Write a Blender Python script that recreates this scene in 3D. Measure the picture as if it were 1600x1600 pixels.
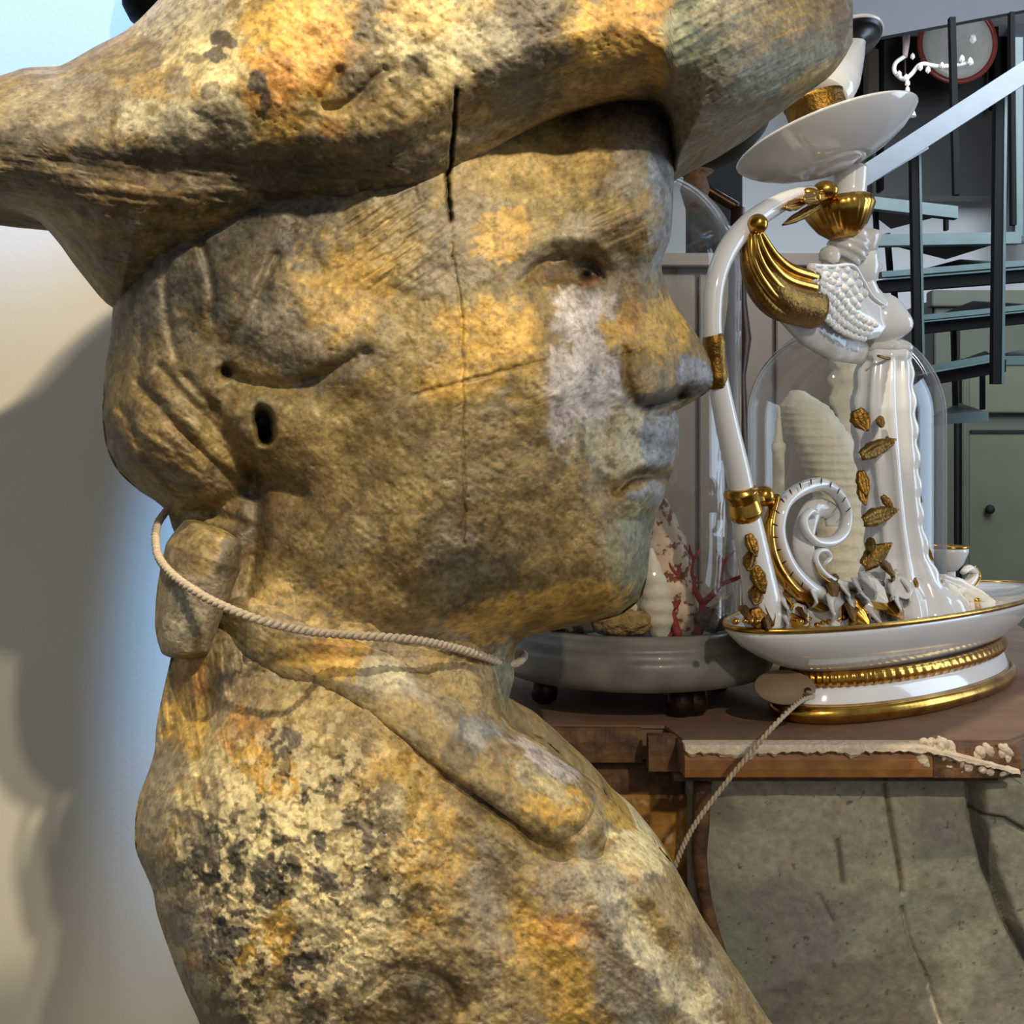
import bpy, bmesh, math, random
import numpy as np
from mathutils import Vector, Matrix
random.seed(7); rng = np.random.default_rng(7)
C = bpy.context.scene.collection
for o in list(bpy.data.objects): bpy.data.objects.remove(o)

# ------------------------------------------------------------------ camera
CZ = 1.45; F = 1800.0; HOR = 720.0
cd = bpy.data.cameras.new('camera'); cam = bpy.data.objects.new('camera', cd); C.objects.link(cam)
cam.location = (0, 0, CZ); cam.rotation_euler = (math.pi/2, 0, 0)
cd.sensor_width = 36; cd.lens = 36*F/1600; cd.shift_y = -(800-HOR)/1600
cd.clip_start = .01; cd.clip_end = 60
bpy.context.scene.camera = cam

def P(px, py, Y):                      # point seen at photo pixel (px,py), Y metres ahead of the lens
    return Vector(((px-800)/F*Y, Y, CZ-(py-HOR)/F*Y))

# ------------------------------------------------------------------ world, lights, exposure
sc = bpy.context.scene
sc.view_settings.view_transform = 'Standard'; sc.view_settings.look = 'None'
sc.view_settings.exposure = 0.3; sc.view_settings.gamma = 1; sc.view_settings.use_curve_mapping = False
w = bpy.data.worlds.new('world'); sc.world = w; w.use_nodes = True
w.node_tree.nodes['Background'].inputs[0].default_value = (.80, .86, 1, 1)
w.node_tree.nodes['Background'].inputs[1].default_value = .19
def lamp(name, kind, loc, aim, power, col, size=.1, spot=None, blend=.3, sizey=None):
    l = bpy.data.lights.new(name, kind); l.energy = power; l.color = col
    if kind == 'AREA':
        l.size = size
        if sizey: l.shape = 'RECTANGLE'; l.size_y = sizey
    else: l.shadow_soft_size = size
    if spot: l.spot_size = math.radians(spot); l.spot_blend = blend
    o = bpy.data.objects.new(name, l); C.objects.link(o); o.location = loc
    o.rotation_euler = (Vector(aim)-Vector(loc)).to_track_quat('-Z', 'Y').to_euler()
    return o
lamp('warm_spot', 'SPOT', (.55, -.77, 2.32), (-.04, .72, 1.38), 37, (1, .88, .70), .022, 62, .5)
lamp('warm_spot', 'SPOT', (-.42, -.06, 2.95), (.03, .55, 1.30), 74, (1, .87, .66), .02, 35, .35)
lamp('warm_spot', 'SPOT', (.60, -.72, 2.33), (-.46, 1.02, 1.36), 92, (1, .88, .66), .02, 17, .3)  # wall-only spot added to brighten the cream plaster
lamp('window_light', 'AREA', (2.3, .95, 1.75), (-.3, 1.0, 1.45), 15, (.6, .78, 1), .9, sizey=1.4)
lamp('blue_wall_spot', 'SPOT', (-.10, .30, 3.1), (-.38, 1.02, 2.00), 400, (.19, .40, 1), .05, 15, .5)  # added blue spot, tints the upper left of the wall
lamp('blue_wall_spot', 'SPOT', (-.02, .50, 3.1), (-.262, 1.02, 1.36), 560, (.20, .46, 1), .04, 5.4, .8)  # added narrow blue spot for the cool band beside the nape
lamp('room_fill', 'AREA', (1.4, 2.4, 2.9), (1.3, 3.9, 1.2), 76, (.82, .90, 1), 1.6)  # unseen area light added to brighten the back room
lamp('room_fill', 'AREA', (.3, -1.6, 2.2), (.1, .7, 1.4), 3.5, (1, .93, .82), 1.2)  # unseen soft fill added in front of the figure

# ------------------------------------------------------------------ scene helpers
def setp(o, label=None, cat=None, group=None, kind=None):
    if label: o['label'] = label
    if cat: o['category'] = cat
    if group: o['group'] = group
    if kind: o['kind'] = kind
    return o
def empty(name, loc, label, cat, group=None, rz=0):
    o = bpy.data.objects.new(name, None); C.objects.link(o); o.location = loc; o.rotation_euler = (0, 0, rz)
    o.empty_display_size = .02
    return setp(o, label, cat, group)
def link(name, me, mat, parent=None, smooth=True):
    o = bpy.data.objects.new(name, me); C.objects.link(o)
    if mat is not None:
        me.materials.clear()
        for m in (mat if isinstance(mat, (list, tuple)) else [mat]): me.materials.append(m)
    if smooth: me.polygons.foreach_set('use_smooth', [True]*len(me.polygons))
    if parent:
        o.parent = parent; o.matrix_parent_inverse = WI(parent)
    return o
def WI(p):
    m = Matrix.Identity(4); q = p
    while q is not None:
        m = q.matrix_parent_inverse @ (Matrix.Translation(q.location) @ q.rotation_euler.to_matrix().to_4x4()) @ m if q.parent else \
            (Matrix.Translation(q.location) @ q.rotation_euler.to_matrix().to_4x4()) @ m
        q = q.parent
    return m.inverted()
def mesh_np(name, V, Fq, col=None):
    me = bpy.data.meshes.new(name)
    V = np.asarray(V, np.float32); Fq = np.asarray(Fq, np.int32)
    me.vertices.add(len(V)); me.vertices.foreach_set('co', V.ravel())
    n = Fq.shape[1]
    me.loops.add(Fq.size); me.loops.foreach_set('vertex_index', Fq.ravel())
    me.polygons.add(len(Fq)); me.polygons.foreach_set('loop_start', np.arange(0, Fq.size, n, dtype=np.int32))
    me.update(calc_edges=True)
    if col is not None:
        a = me.color_attributes.new('paint', 'FLOAT_COLOR', 'POINT')
        c4 = np.ones((len(V), 4), np.float32); c4[:, :3] = col; a.data.foreach_set('color', c4.ravel())
    me.validate()
    return me
# ------------------------------------------------------------------ numpy noise
def _h(ix, iy, iz, s):
    n = (ix*374761393 + iy*668265263 + iz*2147483647*3 + s*974634777) & 0xffffffff
    n = ((n ^ (n >> 13))*1274126177) & 0xffffffff
    n = ((n ^ (n >> 16))*2246822519) & 0xffffffff
    return ((n ^ (n >> 15)) & 0xffffff)/float(0xffffff)
def vnoise(x, y, z, s=0):
    x = np.asarray(x, float); y = np.asarray(y, float)+0*x; z = np.asarray(z, float)+0*x
    ix = np.floor(x).astype(np.int64); iy = np.floor(y).astype(np.int64); iz = np.floor(z).astype(np.int64)
    fx, fy, fz = x-ix, y-iy, z-iz
    fx = fx*fx*(3-2*fx); fy = fy*fy*(3-2*fy); fz = fz*fz*(3-2*fz)
    r = 0
    for a in (0, 1):
        for b in (0, 1):
            for c in (0, 1):
                r = r + _h(ix+a, iy+b, iz+c, s)*(fx if a else 1-fx)*(fy if b else 1-fy)*(fz if c else 1-fz)
    return r
def fbm(x, y, z=0., o=5, s=0, g=.55):           # about 0..1, mean .5
    t = 0; a = 1; n = 0; x = np.asarray(x, float)
    for i in range(o):
        t = t + a*vnoise(x, y, z, s+i*17); n += a; a *= g
        x, y, z = x*2.03+11.3, y*2.03+7.7, z*2.03+3.1
    return t/n
def sstep(a, b, x):
    t = np.clip((x-a)/(b-a), 0, 1); return t*t*(3-2*t)
def pdist(px, py, poly, closed=False):
    d = np.full(px.shape, 1e9); n = len(poly)
    for i in range(n if closed else n-1):
        x0, y0 = poly[i]; x1, y1 = poly[(i+1) % n]
        dx, dy = x1-x0, y1-y0; L = dx*dx+dy*dy+1e-9
        t = np.clip(((px-x0)*dx+(py-y0)*dy)/L, 0, 1)
        d = np.minimum(d, (px-x0-t*dx)**2+(py-y0-t*dy)**2)
    return np.sqrt(d)
def smooth_poly(pts, n=8):                      # Catmull-Rom
    p = [np.array(q, float) for q in pts]; p = [2*p[0]-p[1]]+p+[2*p[-1]-p[-2]]; out = []
    for i in range(1, len(p)-2):
        for k in range(n):
            t = k/n
            out.append(.5*((2*p[i])+(p[i+1]-p[i-1])*t+(2*p[i-1]-5*p[i]+4*p[i+1]-p[i+2])*t*t+(-p[i-1]+3*p[i]-3*p[i+1]+p[i+2])*t**3))
    out.append(p[-2]); return np.array(out)
# ------------------------------------------------------------------ materials
def lin(c): return tuple((v/255/12.92 if v/255 <= .04045 else ((v/255+.055)/1.055)**2.4) for v in c)
class NT:
    def __init__(s, name):
        s.m = bpy.data.materials.new(name); s.m.use_nodes = True; s.t = s.m.node_tree
        s.b = s.t.nodes['Principled BSDF']
    def n(s, typ, **k):
        x = s.t.nodes.new(typ)
        for a, v in k.items():
            if a.startswith('i_'):
                key = a[2:]; key = int(key) if key.isdigit() else key.replace('_', ' ')
                x.inputs[key].default_value = v
            else: setattr(x, a, v)
        return x
    def l(s, a, b): s.t.links.new(a, b)
def simple(name, col, rough=.5, metal=0., var=.15, scale=40, bump=0., bscale=150, spec=.5, coat=0., col2=None, detail=6, dist=.002):
    k = NT(name); c = lin(col); b = k.b
    b.inputs['Roughness'].default_value = rough; b.inputs['Metallic'].default_value = metal
    b.inputs['Specular IOR Level'].default_value = spec; b.inputs['Coat Weight'].default_value = coat
    tc = k.n('ShaderNodeTexCoord'); no = k.n('ShaderNodeTexNoise', i_Scale=scale, i_Detail=detail)
    k.l(tc.outputs['Object'], no.inputs['Vector'])
    ra = k.n('ShaderNodeValToRGB'); k.l(no.outputs[0], ra.inputs[0])
    c2 = lin(col2) if col2 else tuple(v*(1-var*2) for v in c)
    ra.color_ramp.elements[0].position = .35; ra.color_ramp.elements[1].position = .65
    ra.color_ramp.elements[0].color = (*c2, 1); ra.color_ramp.elements[1].color = (*c, 1)
    k.l(ra.outputs[0], b.inputs['Base Color'])
    if bump:
        nb = k.n('ShaderNodeTexNoise', i_Scale=bscale, i_Detail=5); k.l(tc.outputs['Object'], nb.inputs['Vector'])
        bu = k.n('ShaderNodeBump', i_Strength=bump, i_Distance=dist); k.l(nb.outputs[0], bu.inputs['Height']); k.l(bu.outputs[0], b.inputs['Normal'])
    return k.m
def painted(name, rough=.6, bump=.5, scale=420, dist=.0012, spec=.3, mott=.35):
    k = NT(name); b = k.b; b.inputs['Roughness'].default_value = rough; b.inputs['Specular IOR Level'].default_value = spec
    at = k.n('ShaderNodeAttribute', attribute_name='paint'); tc = k.n('ShaderNodeTexCoord')
    n1 = k.n('ShaderNodeTexNoise', i_Scale=scale*.6, i_Detail=7, i_Roughness=.7); k.l(tc.outputs['Object'], n1.inputs['Vector'])
    mr = k.n('ShaderNodeMapRange'); mr.inputs[1].default_value = .3; mr.inputs[2].default_value = .7
    mr.inputs[3].default_value = 1-mott; mr.inputs[4].default_value = 1+mott; k.l(n1.outputs[0], mr.inputs[0])
    mx = k.n('ShaderNodeVectorMath', operation='SCALE'); k.l(at.outputs['Color'], mx.inputs[0]); k.l(mr.outputs[0], mx.inputs['Scale'])
    k.l(mx.outputs[0], b.inputs['Base Color'])
    n2 = k.n('ShaderNodeTexNoise', i_Scale=scale, i_Detail=6, i_Roughness=.65); k.l(tc.outputs['Object'], n2.inputs['Vector'])
    bu = k.n('ShaderNodeBump', i_Strength=bump, i_Distance=dist); k.l(n2.outputs[0], bu.inputs['Height']); k.l(bu.outputs[0], b.inputs['Normal'])
    return k.m
# ================================================================== THE CARVED FIGURE
Y0 = .63                                        # plane of symmetry of the head
HEAD_R = [(1040,110),(1048,150),(1051,180),(1053,260),(1051,330),(1047,372),(1037,400),(1034,420),(1041,447),(1056,480),(1076,506),(1096,535),(1109,562),(1114,595),(1106,612),(1078,630),(1056,643),(1062,657),(1062,680),(1060,708),(1053,728),(1047,744),(1041,757),(1038,776),(1027,800),(1018,837),(1014,870),(1011,900),(999,937),(968,961),(920,973),(880,982),(830,993),(811,1006),(803,1030),(803,1060),(794,1096),(790,1130),(800,1200)]
HEAD_L = [(230,110),(210,300),(185,400),(177,475),(171,530),(163,590),(160,650),(167,700),(184,735),(214,764),(244,784),(262,802),(273,832),(300,860),(320,950),(330,1100),(340,1200)]
HP = [tuple(q) for q in HEAD_R]+[tuple(q) for q in HEAD_L[::-1]]
def ell(px, py, cx, cy, rx, ry, B, ang=0):
    a = math.radians(ang); c, s = math.cos(a), math.sin(a)
    X = ((px-cx)*c+(py-cy)*s)/rx; Y = (-(px-cx)*s+(py-cy)*c)/ry
    return B*np.sqrt(np.maximum(0, 1-X*X-Y*Y))
def gb(px, py, cx, cy, rx, ry, ang=0, k=1.):
    a = math.radians(ang); c, s = math.cos(a), math.sin(a)
    X = ((px-cx)*c+(py-cy)*s)/rx; Y = (-(px-cx)*s+(py-cy)*c)/ry
    return np.exp(-(X*X+Y*Y)**k)
def groove(px, py, pts, w, n=6):
    d = pdist(px, py, smooth_poly(pts, n)); return np.exp(-(d/w)**2)
def step_groove(px, py, pts, w, side):          # crease with a lip: drops on one side only
    return groove(px, py, pts, w)
def smax(L, p=5):
    t = 0
    for v in L: t = t+np.maximum(v, 0)**p
    return t**(1/p)
def edgeE(px, py, poly, R, closed=False):
    e = np.clip(pdist(px, py, poly, closed)/R, 0, 1); return np.sqrt(np.maximum(0, 1-(1-e)**2))
def streak(px, py, ang, lx, ly, s):             # directional tool marks
    a = math.radians(ang); c, q = math.cos(a), math.sin(a)
    return fbm(((px)*c+(py)*q)/lx, (-(px)*q+(py)*c)/ly, 0, 4, s)-.5
def rough_n(px, py, s=0, amp=1.):
    r = (fbm(px/60, py/60, s*1., 4, 3+s)-.5)*5.+(fbm(px/17, py/17, s*1.+5, 4, 9+s)-.5)*2.4
    pit = fbm(px/10, py/7, s+2., 4, 21+s); r = r-sstep(.66, .80, pit)*.9
    r = r+(fbm((px*.8+py*.6)/26, (py*.8-px*.6)/6, s+6., 4, 27+s)-.5)*.9
    return r*amp
ROLL = [(300,400),(340,500),(352,580),(395,600),(455,603),(520,578),(570,552),(602,528)]
def head_b(px, py, detail=True):
    E = edgeE(px, py, HEAD_R, 42); E2 = edgeE(px, py, HEAD_L, 75)
    b = smax([ell(px,py,540,380,420,430,96), ell(px,py,740,600,330,420,82), ell(px,py,690,800,300,230,72),
              ell(px,py,880,770,175,250,50), ell(px,py,905,870,125,125,44), ell(px,py,960,330,130,190,62),
              ell(px,py,1015,560,120,120,20), ell(px,py,1000,460,80,120,22), ell(px,py,1030,720,70,110,22),
              ell(px,py,570,1080,285,520,66), ell(px,py,300,650,170,150,66), 16+0*px])
    if detail:
        d = 0
        # brow, socket, lids
        d = d+5*gb(px,py,930,350,95,38,-18)-9*gb(px,py,905,425,80,42,8)-5*gb(px,py,985,420,38,45)
        d = d-6*gb(px,py,885,424,60,20,-4,1.5)
        d = d-5*groove(px,py,[(815,440),(845,412),(890,400),(925,412),(940,436)],7)
        d = d-6*gb(px,py,916,432,9,7)
        d = d+3*groove(px,py,[(820,395),(870,372),(930,380),(960,410)],12)
        # nose: wing, groove round it, nostril
        d = d+7*gb(px,py,1020,588,48,40,0,1.4)-5*groove(px,py,[(975,548),(978,600),(1000,640),(1040,650)],10)
        d = d-11*groove(px,py,[(1012,636),(1040,630),(1066,618)],8)
        d = d-5*gb(px,py,1030,655,30,10)
        # mouth
        d = d-7*groove(px,py,[(962,768),(985,748),(1015,742),(1050,745)],8)+5*gb(px,py,1025,718,40,16,-8)+6*gb(px,py,1012,775,38,17,-6)
        d = d-5*gb(px,py,985,815,45,18,-15)-3*groove(px,py,[(955,640),(940,700),(945,770)],20)
        d = d+6*gb(px,py,830,600,120,90)+5*gb(px,py,960,890,60,60)-4*gb(px,py,1000,690,24,30)
        # jaw to neck turn
        d = d-16*sstep(20,-60,(py-(960+0.00*(px-700)))-0*px+np.minimum(0,(px-560))*.35)*0
        jl = smooth_poly([(470,905),(560,965),(650,1005),(740,1030),(830,1040)])
        d = d-9*groove(px,py,[(430,900),(540,985),(660,1035),(780,1055)],55)
        # hair roll over the ear with the groove below
        m = sstep(200,330,px)*(1-sstep(540,640,px))
        d = d+9*gb(px,py,455,500,165,70,24,2.2)
        d = d-6*groove(px,py,ROLL[2:-1],11)-7*gb(px,py,352,582,14,14)
        d = d-4*groove(px,py,[(430,400),(400,470),(370,520),(345,560)],9)
        # lock and lobe with drilled hole
        d = d+8*gb(px,py,450,680,85,62,30,1.8)-5*groove(px,py,[(360,610),(330,670),(400,745),(470,775)],14)
        d = d-16*gb(px,py,412,660,15,24,-14,2.)-14*gb(px,py,414,682,13,14,0,2)
        d = d-9*groove(px,py,[(395,745),(402,790),(398,850),(385,930)],16)
        # swept hair strands into the bun
        for q in ([(215,600),(260,650),(330,720),(390,770)],[(250,575),(300,630),(370,700),(400,745)],[(190,640),(235,720),(310,790),(380,820)],[(290,590),(345,655),(395,720)]):
            d = d-4.5*groove(px,py,q,9)
        for q in ([(222,380),(215,450),(222,520),(215,600)],[(262,370),(258,470),(275,560)],[(310,365),(330,440),(330,500)]):
            d = d-3.2*groove(px,py,q,8)
        hz = gb(px,py,600,380,90,80,0,2)
        d = d+streak(px,py,-35,60,9,41)*7*hz
        hz = gb(px,py,985,350,60,60,0,2); d = d+streak(px,py,-25,60,8,42)*6*hz
        d = d+streak(px,py,35,90,22,43)*7*sstep(420,300,px)*sstep(560,640,py)
        d = d+streak(px,py,10,70,7,44)*3*gb(px,py,1030,520,60,50,0,2)
        # cracks
        wv = (fbm(px/20,py/20,0,3,60)-.5)*9
        d = d-6*groove(px+wv,py,[(706,230),(700,262),(702,300),(705,345)],3)-2.*groove(px+wv,py,[(704,380),(718,480),(722,620),(727,850)],2.2)
        d = d-1.6*groove(px,py+wv,[(650,618),(690,605),(770,585),(850,562)],3)-3*groove(px,py+wv,[(960,560),(1000,545)],3)
        d = d+(fbm(px/150,py/150,2,3,71)-.5)*11
        b = b+d+rough_n(px,py,0,.72)
    return np.maximum(b, 1)*E*E2
HAT_TOP = [(-260,330),(-200,200),(-120,150),(0,118),(40,106),(78,104),(100,100),(150,72),(200,45),(245,2),(300,-60),(420,-150),(620,-210),(900,-220),(1140,-190),(1290,-120),(1330,-40),(1335,60)]
HAT_BOT = [(-260,330),(-150,338),(-60,330),(0,325),(35,334),(60,345),(92,380),(125,425),(178,482),(230,470),(300,430),(370,398),(460,358),(560,345),(640,330),(700,296),(780,240),(860,194),(930,170),(990,160),(1035,178),(1053,262),(1075,248),(1140,212),(1200,182),(1240,156),(1290,125),(1318,92),(1335,60)]
HTp = smooth_poly(HAT_TOP, 6); HBp = smooth_poly(HAT_BOT, 5)
HATP = [tuple(q) for q in HTp]+[tuple(q) for q in HBp[::-1]]
def hat_b(px, py):
    ET = edgeE(px, py, HTp, 210); EB = edgeE(px, py, HBp, 95)
    low = np.interp(px, HBp[:,0], HBp[:,1])
    b = smax([ell(px,py,520,100,820,420,138), ell(px,py,560,-40,700,330,128), 30+0*px], 6)
    t = (low-py)
    dd = np.clip(pdist(px,py,HBp)/125,0,1); mk = sstep(150,260,px)*(1-sstep(985,1050,px))*.56
    b = b*ET*(mk+(1-mk)*np.where(mk > 0, 1, 1)*(mk/.56*(1-(1-dd)**1.5)+(1-mk/.56)*EB))*np.clip(pdist(px,py,HATP,True)/12,0,1)**.5
    d = 7*gb(px,py,300,150,200,60,-12)-6*groove(px,py,[(-50,235),(150,262),(400,262),(600,235),(720,190)],26)
    d = d-4*groove(px,py,[(530,110),(500,160),(540,165),(600,110)],8)+6*gb(px,py,1180,60,110,70)
    d = d-10*gb(px,py,1075,170,36,90,8)
    wv = (fbm(px/20,py/20,0,3,60)-.5)*9
    d = d-8*groove(px+wv,py,[(712,140),(709,190),(704,240),(700,290)],2.4)
    d = d+streak(px,py,8,120,14,45)*5*sstep(200,270,py)*sstep(760,600,px)+streak(px,py,-28,90,10,46)*4*sstep(1000,1080,px)
    d = d+(fbm(px/140,py/140,7,3,72)-.5)*10
    return np.maximum(b+(d+rough_n(px,py,4,.9))*np.clip(pdist(px,py,HATP,True)/25,0,1), 0)
ROBE_L = [(320,960),(275,1010),(262,1050),(245,1130),(240,1180),(216,1250),(211,1290),(213,1330),(238,1390),(246,1430),(270,1500),(292,1555),(312,1600),(350,1700)]
ROBE_R = [(780,960),(786,1050),(791,1109),(807,1131),(852,1157),(890,1191),(946,1240),(987,1285),(1025,1319),(1051,1349),(1081,1405),(1111,1461),(1149,1514),(1205,1598),(1280,1700)]
def robe_b(px, py, detail=True):
    ER = edgeE(px, py, ROBE_R, 60); EL = edgeE(px, py, ROBE_L, 90)
    b = smax([ell(px,py,640,1620,560,640,132), ell(px,py,520,1380,360,330,112), ell(px,py,560,1100,300,260,66), 14+0*px], 5)
    if detail:
        d = -9*groove(px,py,[(325,1050),(322,1120),(310,1180)],15)-6*groove(px,py,[(240,1290),(245,1380),(262,1450)],10)
        d = d+7*gb(px,py,612,1250,34,42,20,1.6)-4*groove(px,py,[(655,1215),(660,1250),(640,1290)],9)
        d = d-7*groove(px,py,[(700,1215),(790,1275),(870,1335),(935,1335)],16)
        d = d-9*groove(px,py,[(925,1330),(960,1290)],11)+6*gb(px,py,1000,1390,60,30,50)
        d = d-5*groove(px,py,[(960,1330),(1010,1440),(1080,1540),(1140,1620)],30)+5*groove(px,py,[(900,1330),(950,1440),(1040,1560)],26)
        d = d-5*groove(px,py,[(640,1150),(700,1300),(800,1420),(880,1600)],36)
        d = d-4*groove(px,py,[(560,1560),(620,1515),(690,1530),(720,1580)],9)
        d = d+streak(px,py,80,90,12,47)*8*sstep(430,330,px)
        d = d+(fbm(px/110,py/110,9,3,73)-.5)*12
        f = gb(px,py,480,1380,220,230,0,2)
        d = d+(sstep(.5,.56,fbm(px/26,py/26,3,4,74))-.5)*2.2*f
        b = b+d+rough_n(px,py,8,1.1)*(1+.5*f)
    return np.maximum(b, 1)*ER*EL
# ------------------------------------------------------------------ its colours: flaked gilding, bare grey wood, stains, painted light and shadow
def pal(*c): return np.array(lin(c))
GOLD=pal(202,160,74); OCH=pal(164,138,84); OLIVE=pal(126,108,66); GREY=pal(142,132,112); LILAC=pal(206,194,184); DARK=pal(82,76,64); CREAM=pal(232,212,156); ORANGE=pal(208,150,78); BROWN=pal(112,90,56); BLUEG=pal(138,142,146); BLACK=pal(22,19,15); RED=pal(140,66,36); PALE=pal(196,184,148); GREEN=pal(126,130,104)
HEADP = [ # cx cy rx ry ang colour strength
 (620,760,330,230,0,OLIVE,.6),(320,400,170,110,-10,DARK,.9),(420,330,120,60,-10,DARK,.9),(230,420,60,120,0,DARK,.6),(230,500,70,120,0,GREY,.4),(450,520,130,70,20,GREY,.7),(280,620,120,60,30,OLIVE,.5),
 (540,460,80,70,-35,GOLD,.6),(600,380,60,80,-35,OCH,.6),(640,260,90,60,0,BROWN,.5),(780,250,110,60,-25,OCH,.55),(780,370,50,40,-30,GOLD,.7),(880,230,90,50,-10,OCH,.4),
 (1000,240,50,90,0,GREY,.8),(1035,320,25,110,0,BLUEG,.8),(990,340,50,45,-30,OCH,.7),(960,370,50,30,-20,BROWN,.5),(880,426,68,24,-4,BROWN,1.),(905,420,40,13,8,DARK,.75),(925,440,20,13,0,RED,.3),(860,420,40,20,-25,BROWN,.7),
 (780,520,90,50,10,GOLD,.9),(720,590,80,45,-10,GOLD,.6),(640,560,70,50,-40,OCH,.5),(860,640,60,40,0,OCH,.6),(810,540,50,70,0,GOLD,.5),
 (920,500,55,50,0,LILAC,.95),(915,610,70,90,10,LILAC,.95),(960,690,70,60,-20,PALE,.8),(1005,460,30,30,0,OCH,.4),(1010,520,75,50,25,GOLD,1.),(1040,500,40,40,0,GOLD,.8),(1000,580,30,40,0,OCH,.8),(985,500,24,40,0,ORANGE,.55),
 (1090,590,32,34,0,BLUEG,.95),(1040,622,60,14,-12,DARK,.8),(1030,690,36,46,10,BLUEG,.95),(1015,740,40,16,-10,BROWN,.7),(1015,775,40,20,-8,BLUEG,.85),(985,795,26,12,-10,PALE,.7),  # blue-grey ellipses paint cool window light onto nose tip and lips
 (985,860,40,80,5,GREEN,.8),(900,800,110,70,-20,OCH,.4),(720,860,80,60,0,GREY,.5),(720,910,100,60,-20,DARK,.55),(800,700,80,70,0,OLIVE,.6),(880,940,110,34,-8,GOLD,.7),(760,975,70,34,-20,GOLD,.6),(930,860,70,60,0,OCH,.4),
 (640,930,80,70,30,BROWN,.5),(560,930,60,45,30,OCH,.7),(470,960,90,40,20,OCH,.7),(400,830,60,90,0,BROWN,.7),(480,770,120,60,15,BROWN,.5),(470,700,60,40,30,OCH,.45),(330,790,60,36,20,OCH,.5),(250,700,90,60,30,BROWN,.6),(390,810,28,50,0,DARK,.7),
 (700,1040,100,45,25,GREY,.8),(780,1070,30,60,0,GREEN,.7),(750,1100,30,30,0,GOLD,.5),(660,1010,60,20,20,DARK,.4),(575,600,14,40,15,OCH,.6)]
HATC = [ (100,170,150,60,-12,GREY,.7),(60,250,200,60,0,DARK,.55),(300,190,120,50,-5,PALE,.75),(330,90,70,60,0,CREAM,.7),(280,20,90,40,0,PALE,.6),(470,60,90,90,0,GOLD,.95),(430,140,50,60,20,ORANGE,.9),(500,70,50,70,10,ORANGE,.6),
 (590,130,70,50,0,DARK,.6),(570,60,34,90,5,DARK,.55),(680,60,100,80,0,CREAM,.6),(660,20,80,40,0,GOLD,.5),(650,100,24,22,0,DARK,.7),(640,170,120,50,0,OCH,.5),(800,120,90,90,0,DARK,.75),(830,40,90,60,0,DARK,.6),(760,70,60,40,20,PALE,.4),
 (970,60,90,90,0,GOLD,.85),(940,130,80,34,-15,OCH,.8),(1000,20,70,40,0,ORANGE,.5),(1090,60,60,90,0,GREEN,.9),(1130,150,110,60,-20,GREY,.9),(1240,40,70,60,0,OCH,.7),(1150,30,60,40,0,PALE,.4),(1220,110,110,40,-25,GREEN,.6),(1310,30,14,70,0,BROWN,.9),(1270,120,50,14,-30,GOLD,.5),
 (500,190,80,30,0,OCH,.6),(440,205,34,26,0,GOLD,.6),(520,205,24,18,0,ORANGE,.6),(300,280,200,50,-5,BROWN,.75),(150,300,180,40,0,BROWN,.5),(520,270,220,46,-8,DARK,.75),(330,250,260,40,-3,DARK,.5),(620,235,80,60,0,DARK,.5),(250,130,40,24,0,OCH,.6),(350,60,24,14,25,DARK,.95),(405,128,20,20,0,DARK,.95),(415,160,10,26,0,DARK,.9),(340,85,20,14,0,DARK,.9),(325,142,18,16,0,DARK,.7),(345,180,22,14,20,DARK,.6),(310,90,26,10,10,DARK,.6),(280,130,20,20,0,GREY,.7)]  # low brown and dark ellipses: dirt plus painted shadow under the brim
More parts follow.
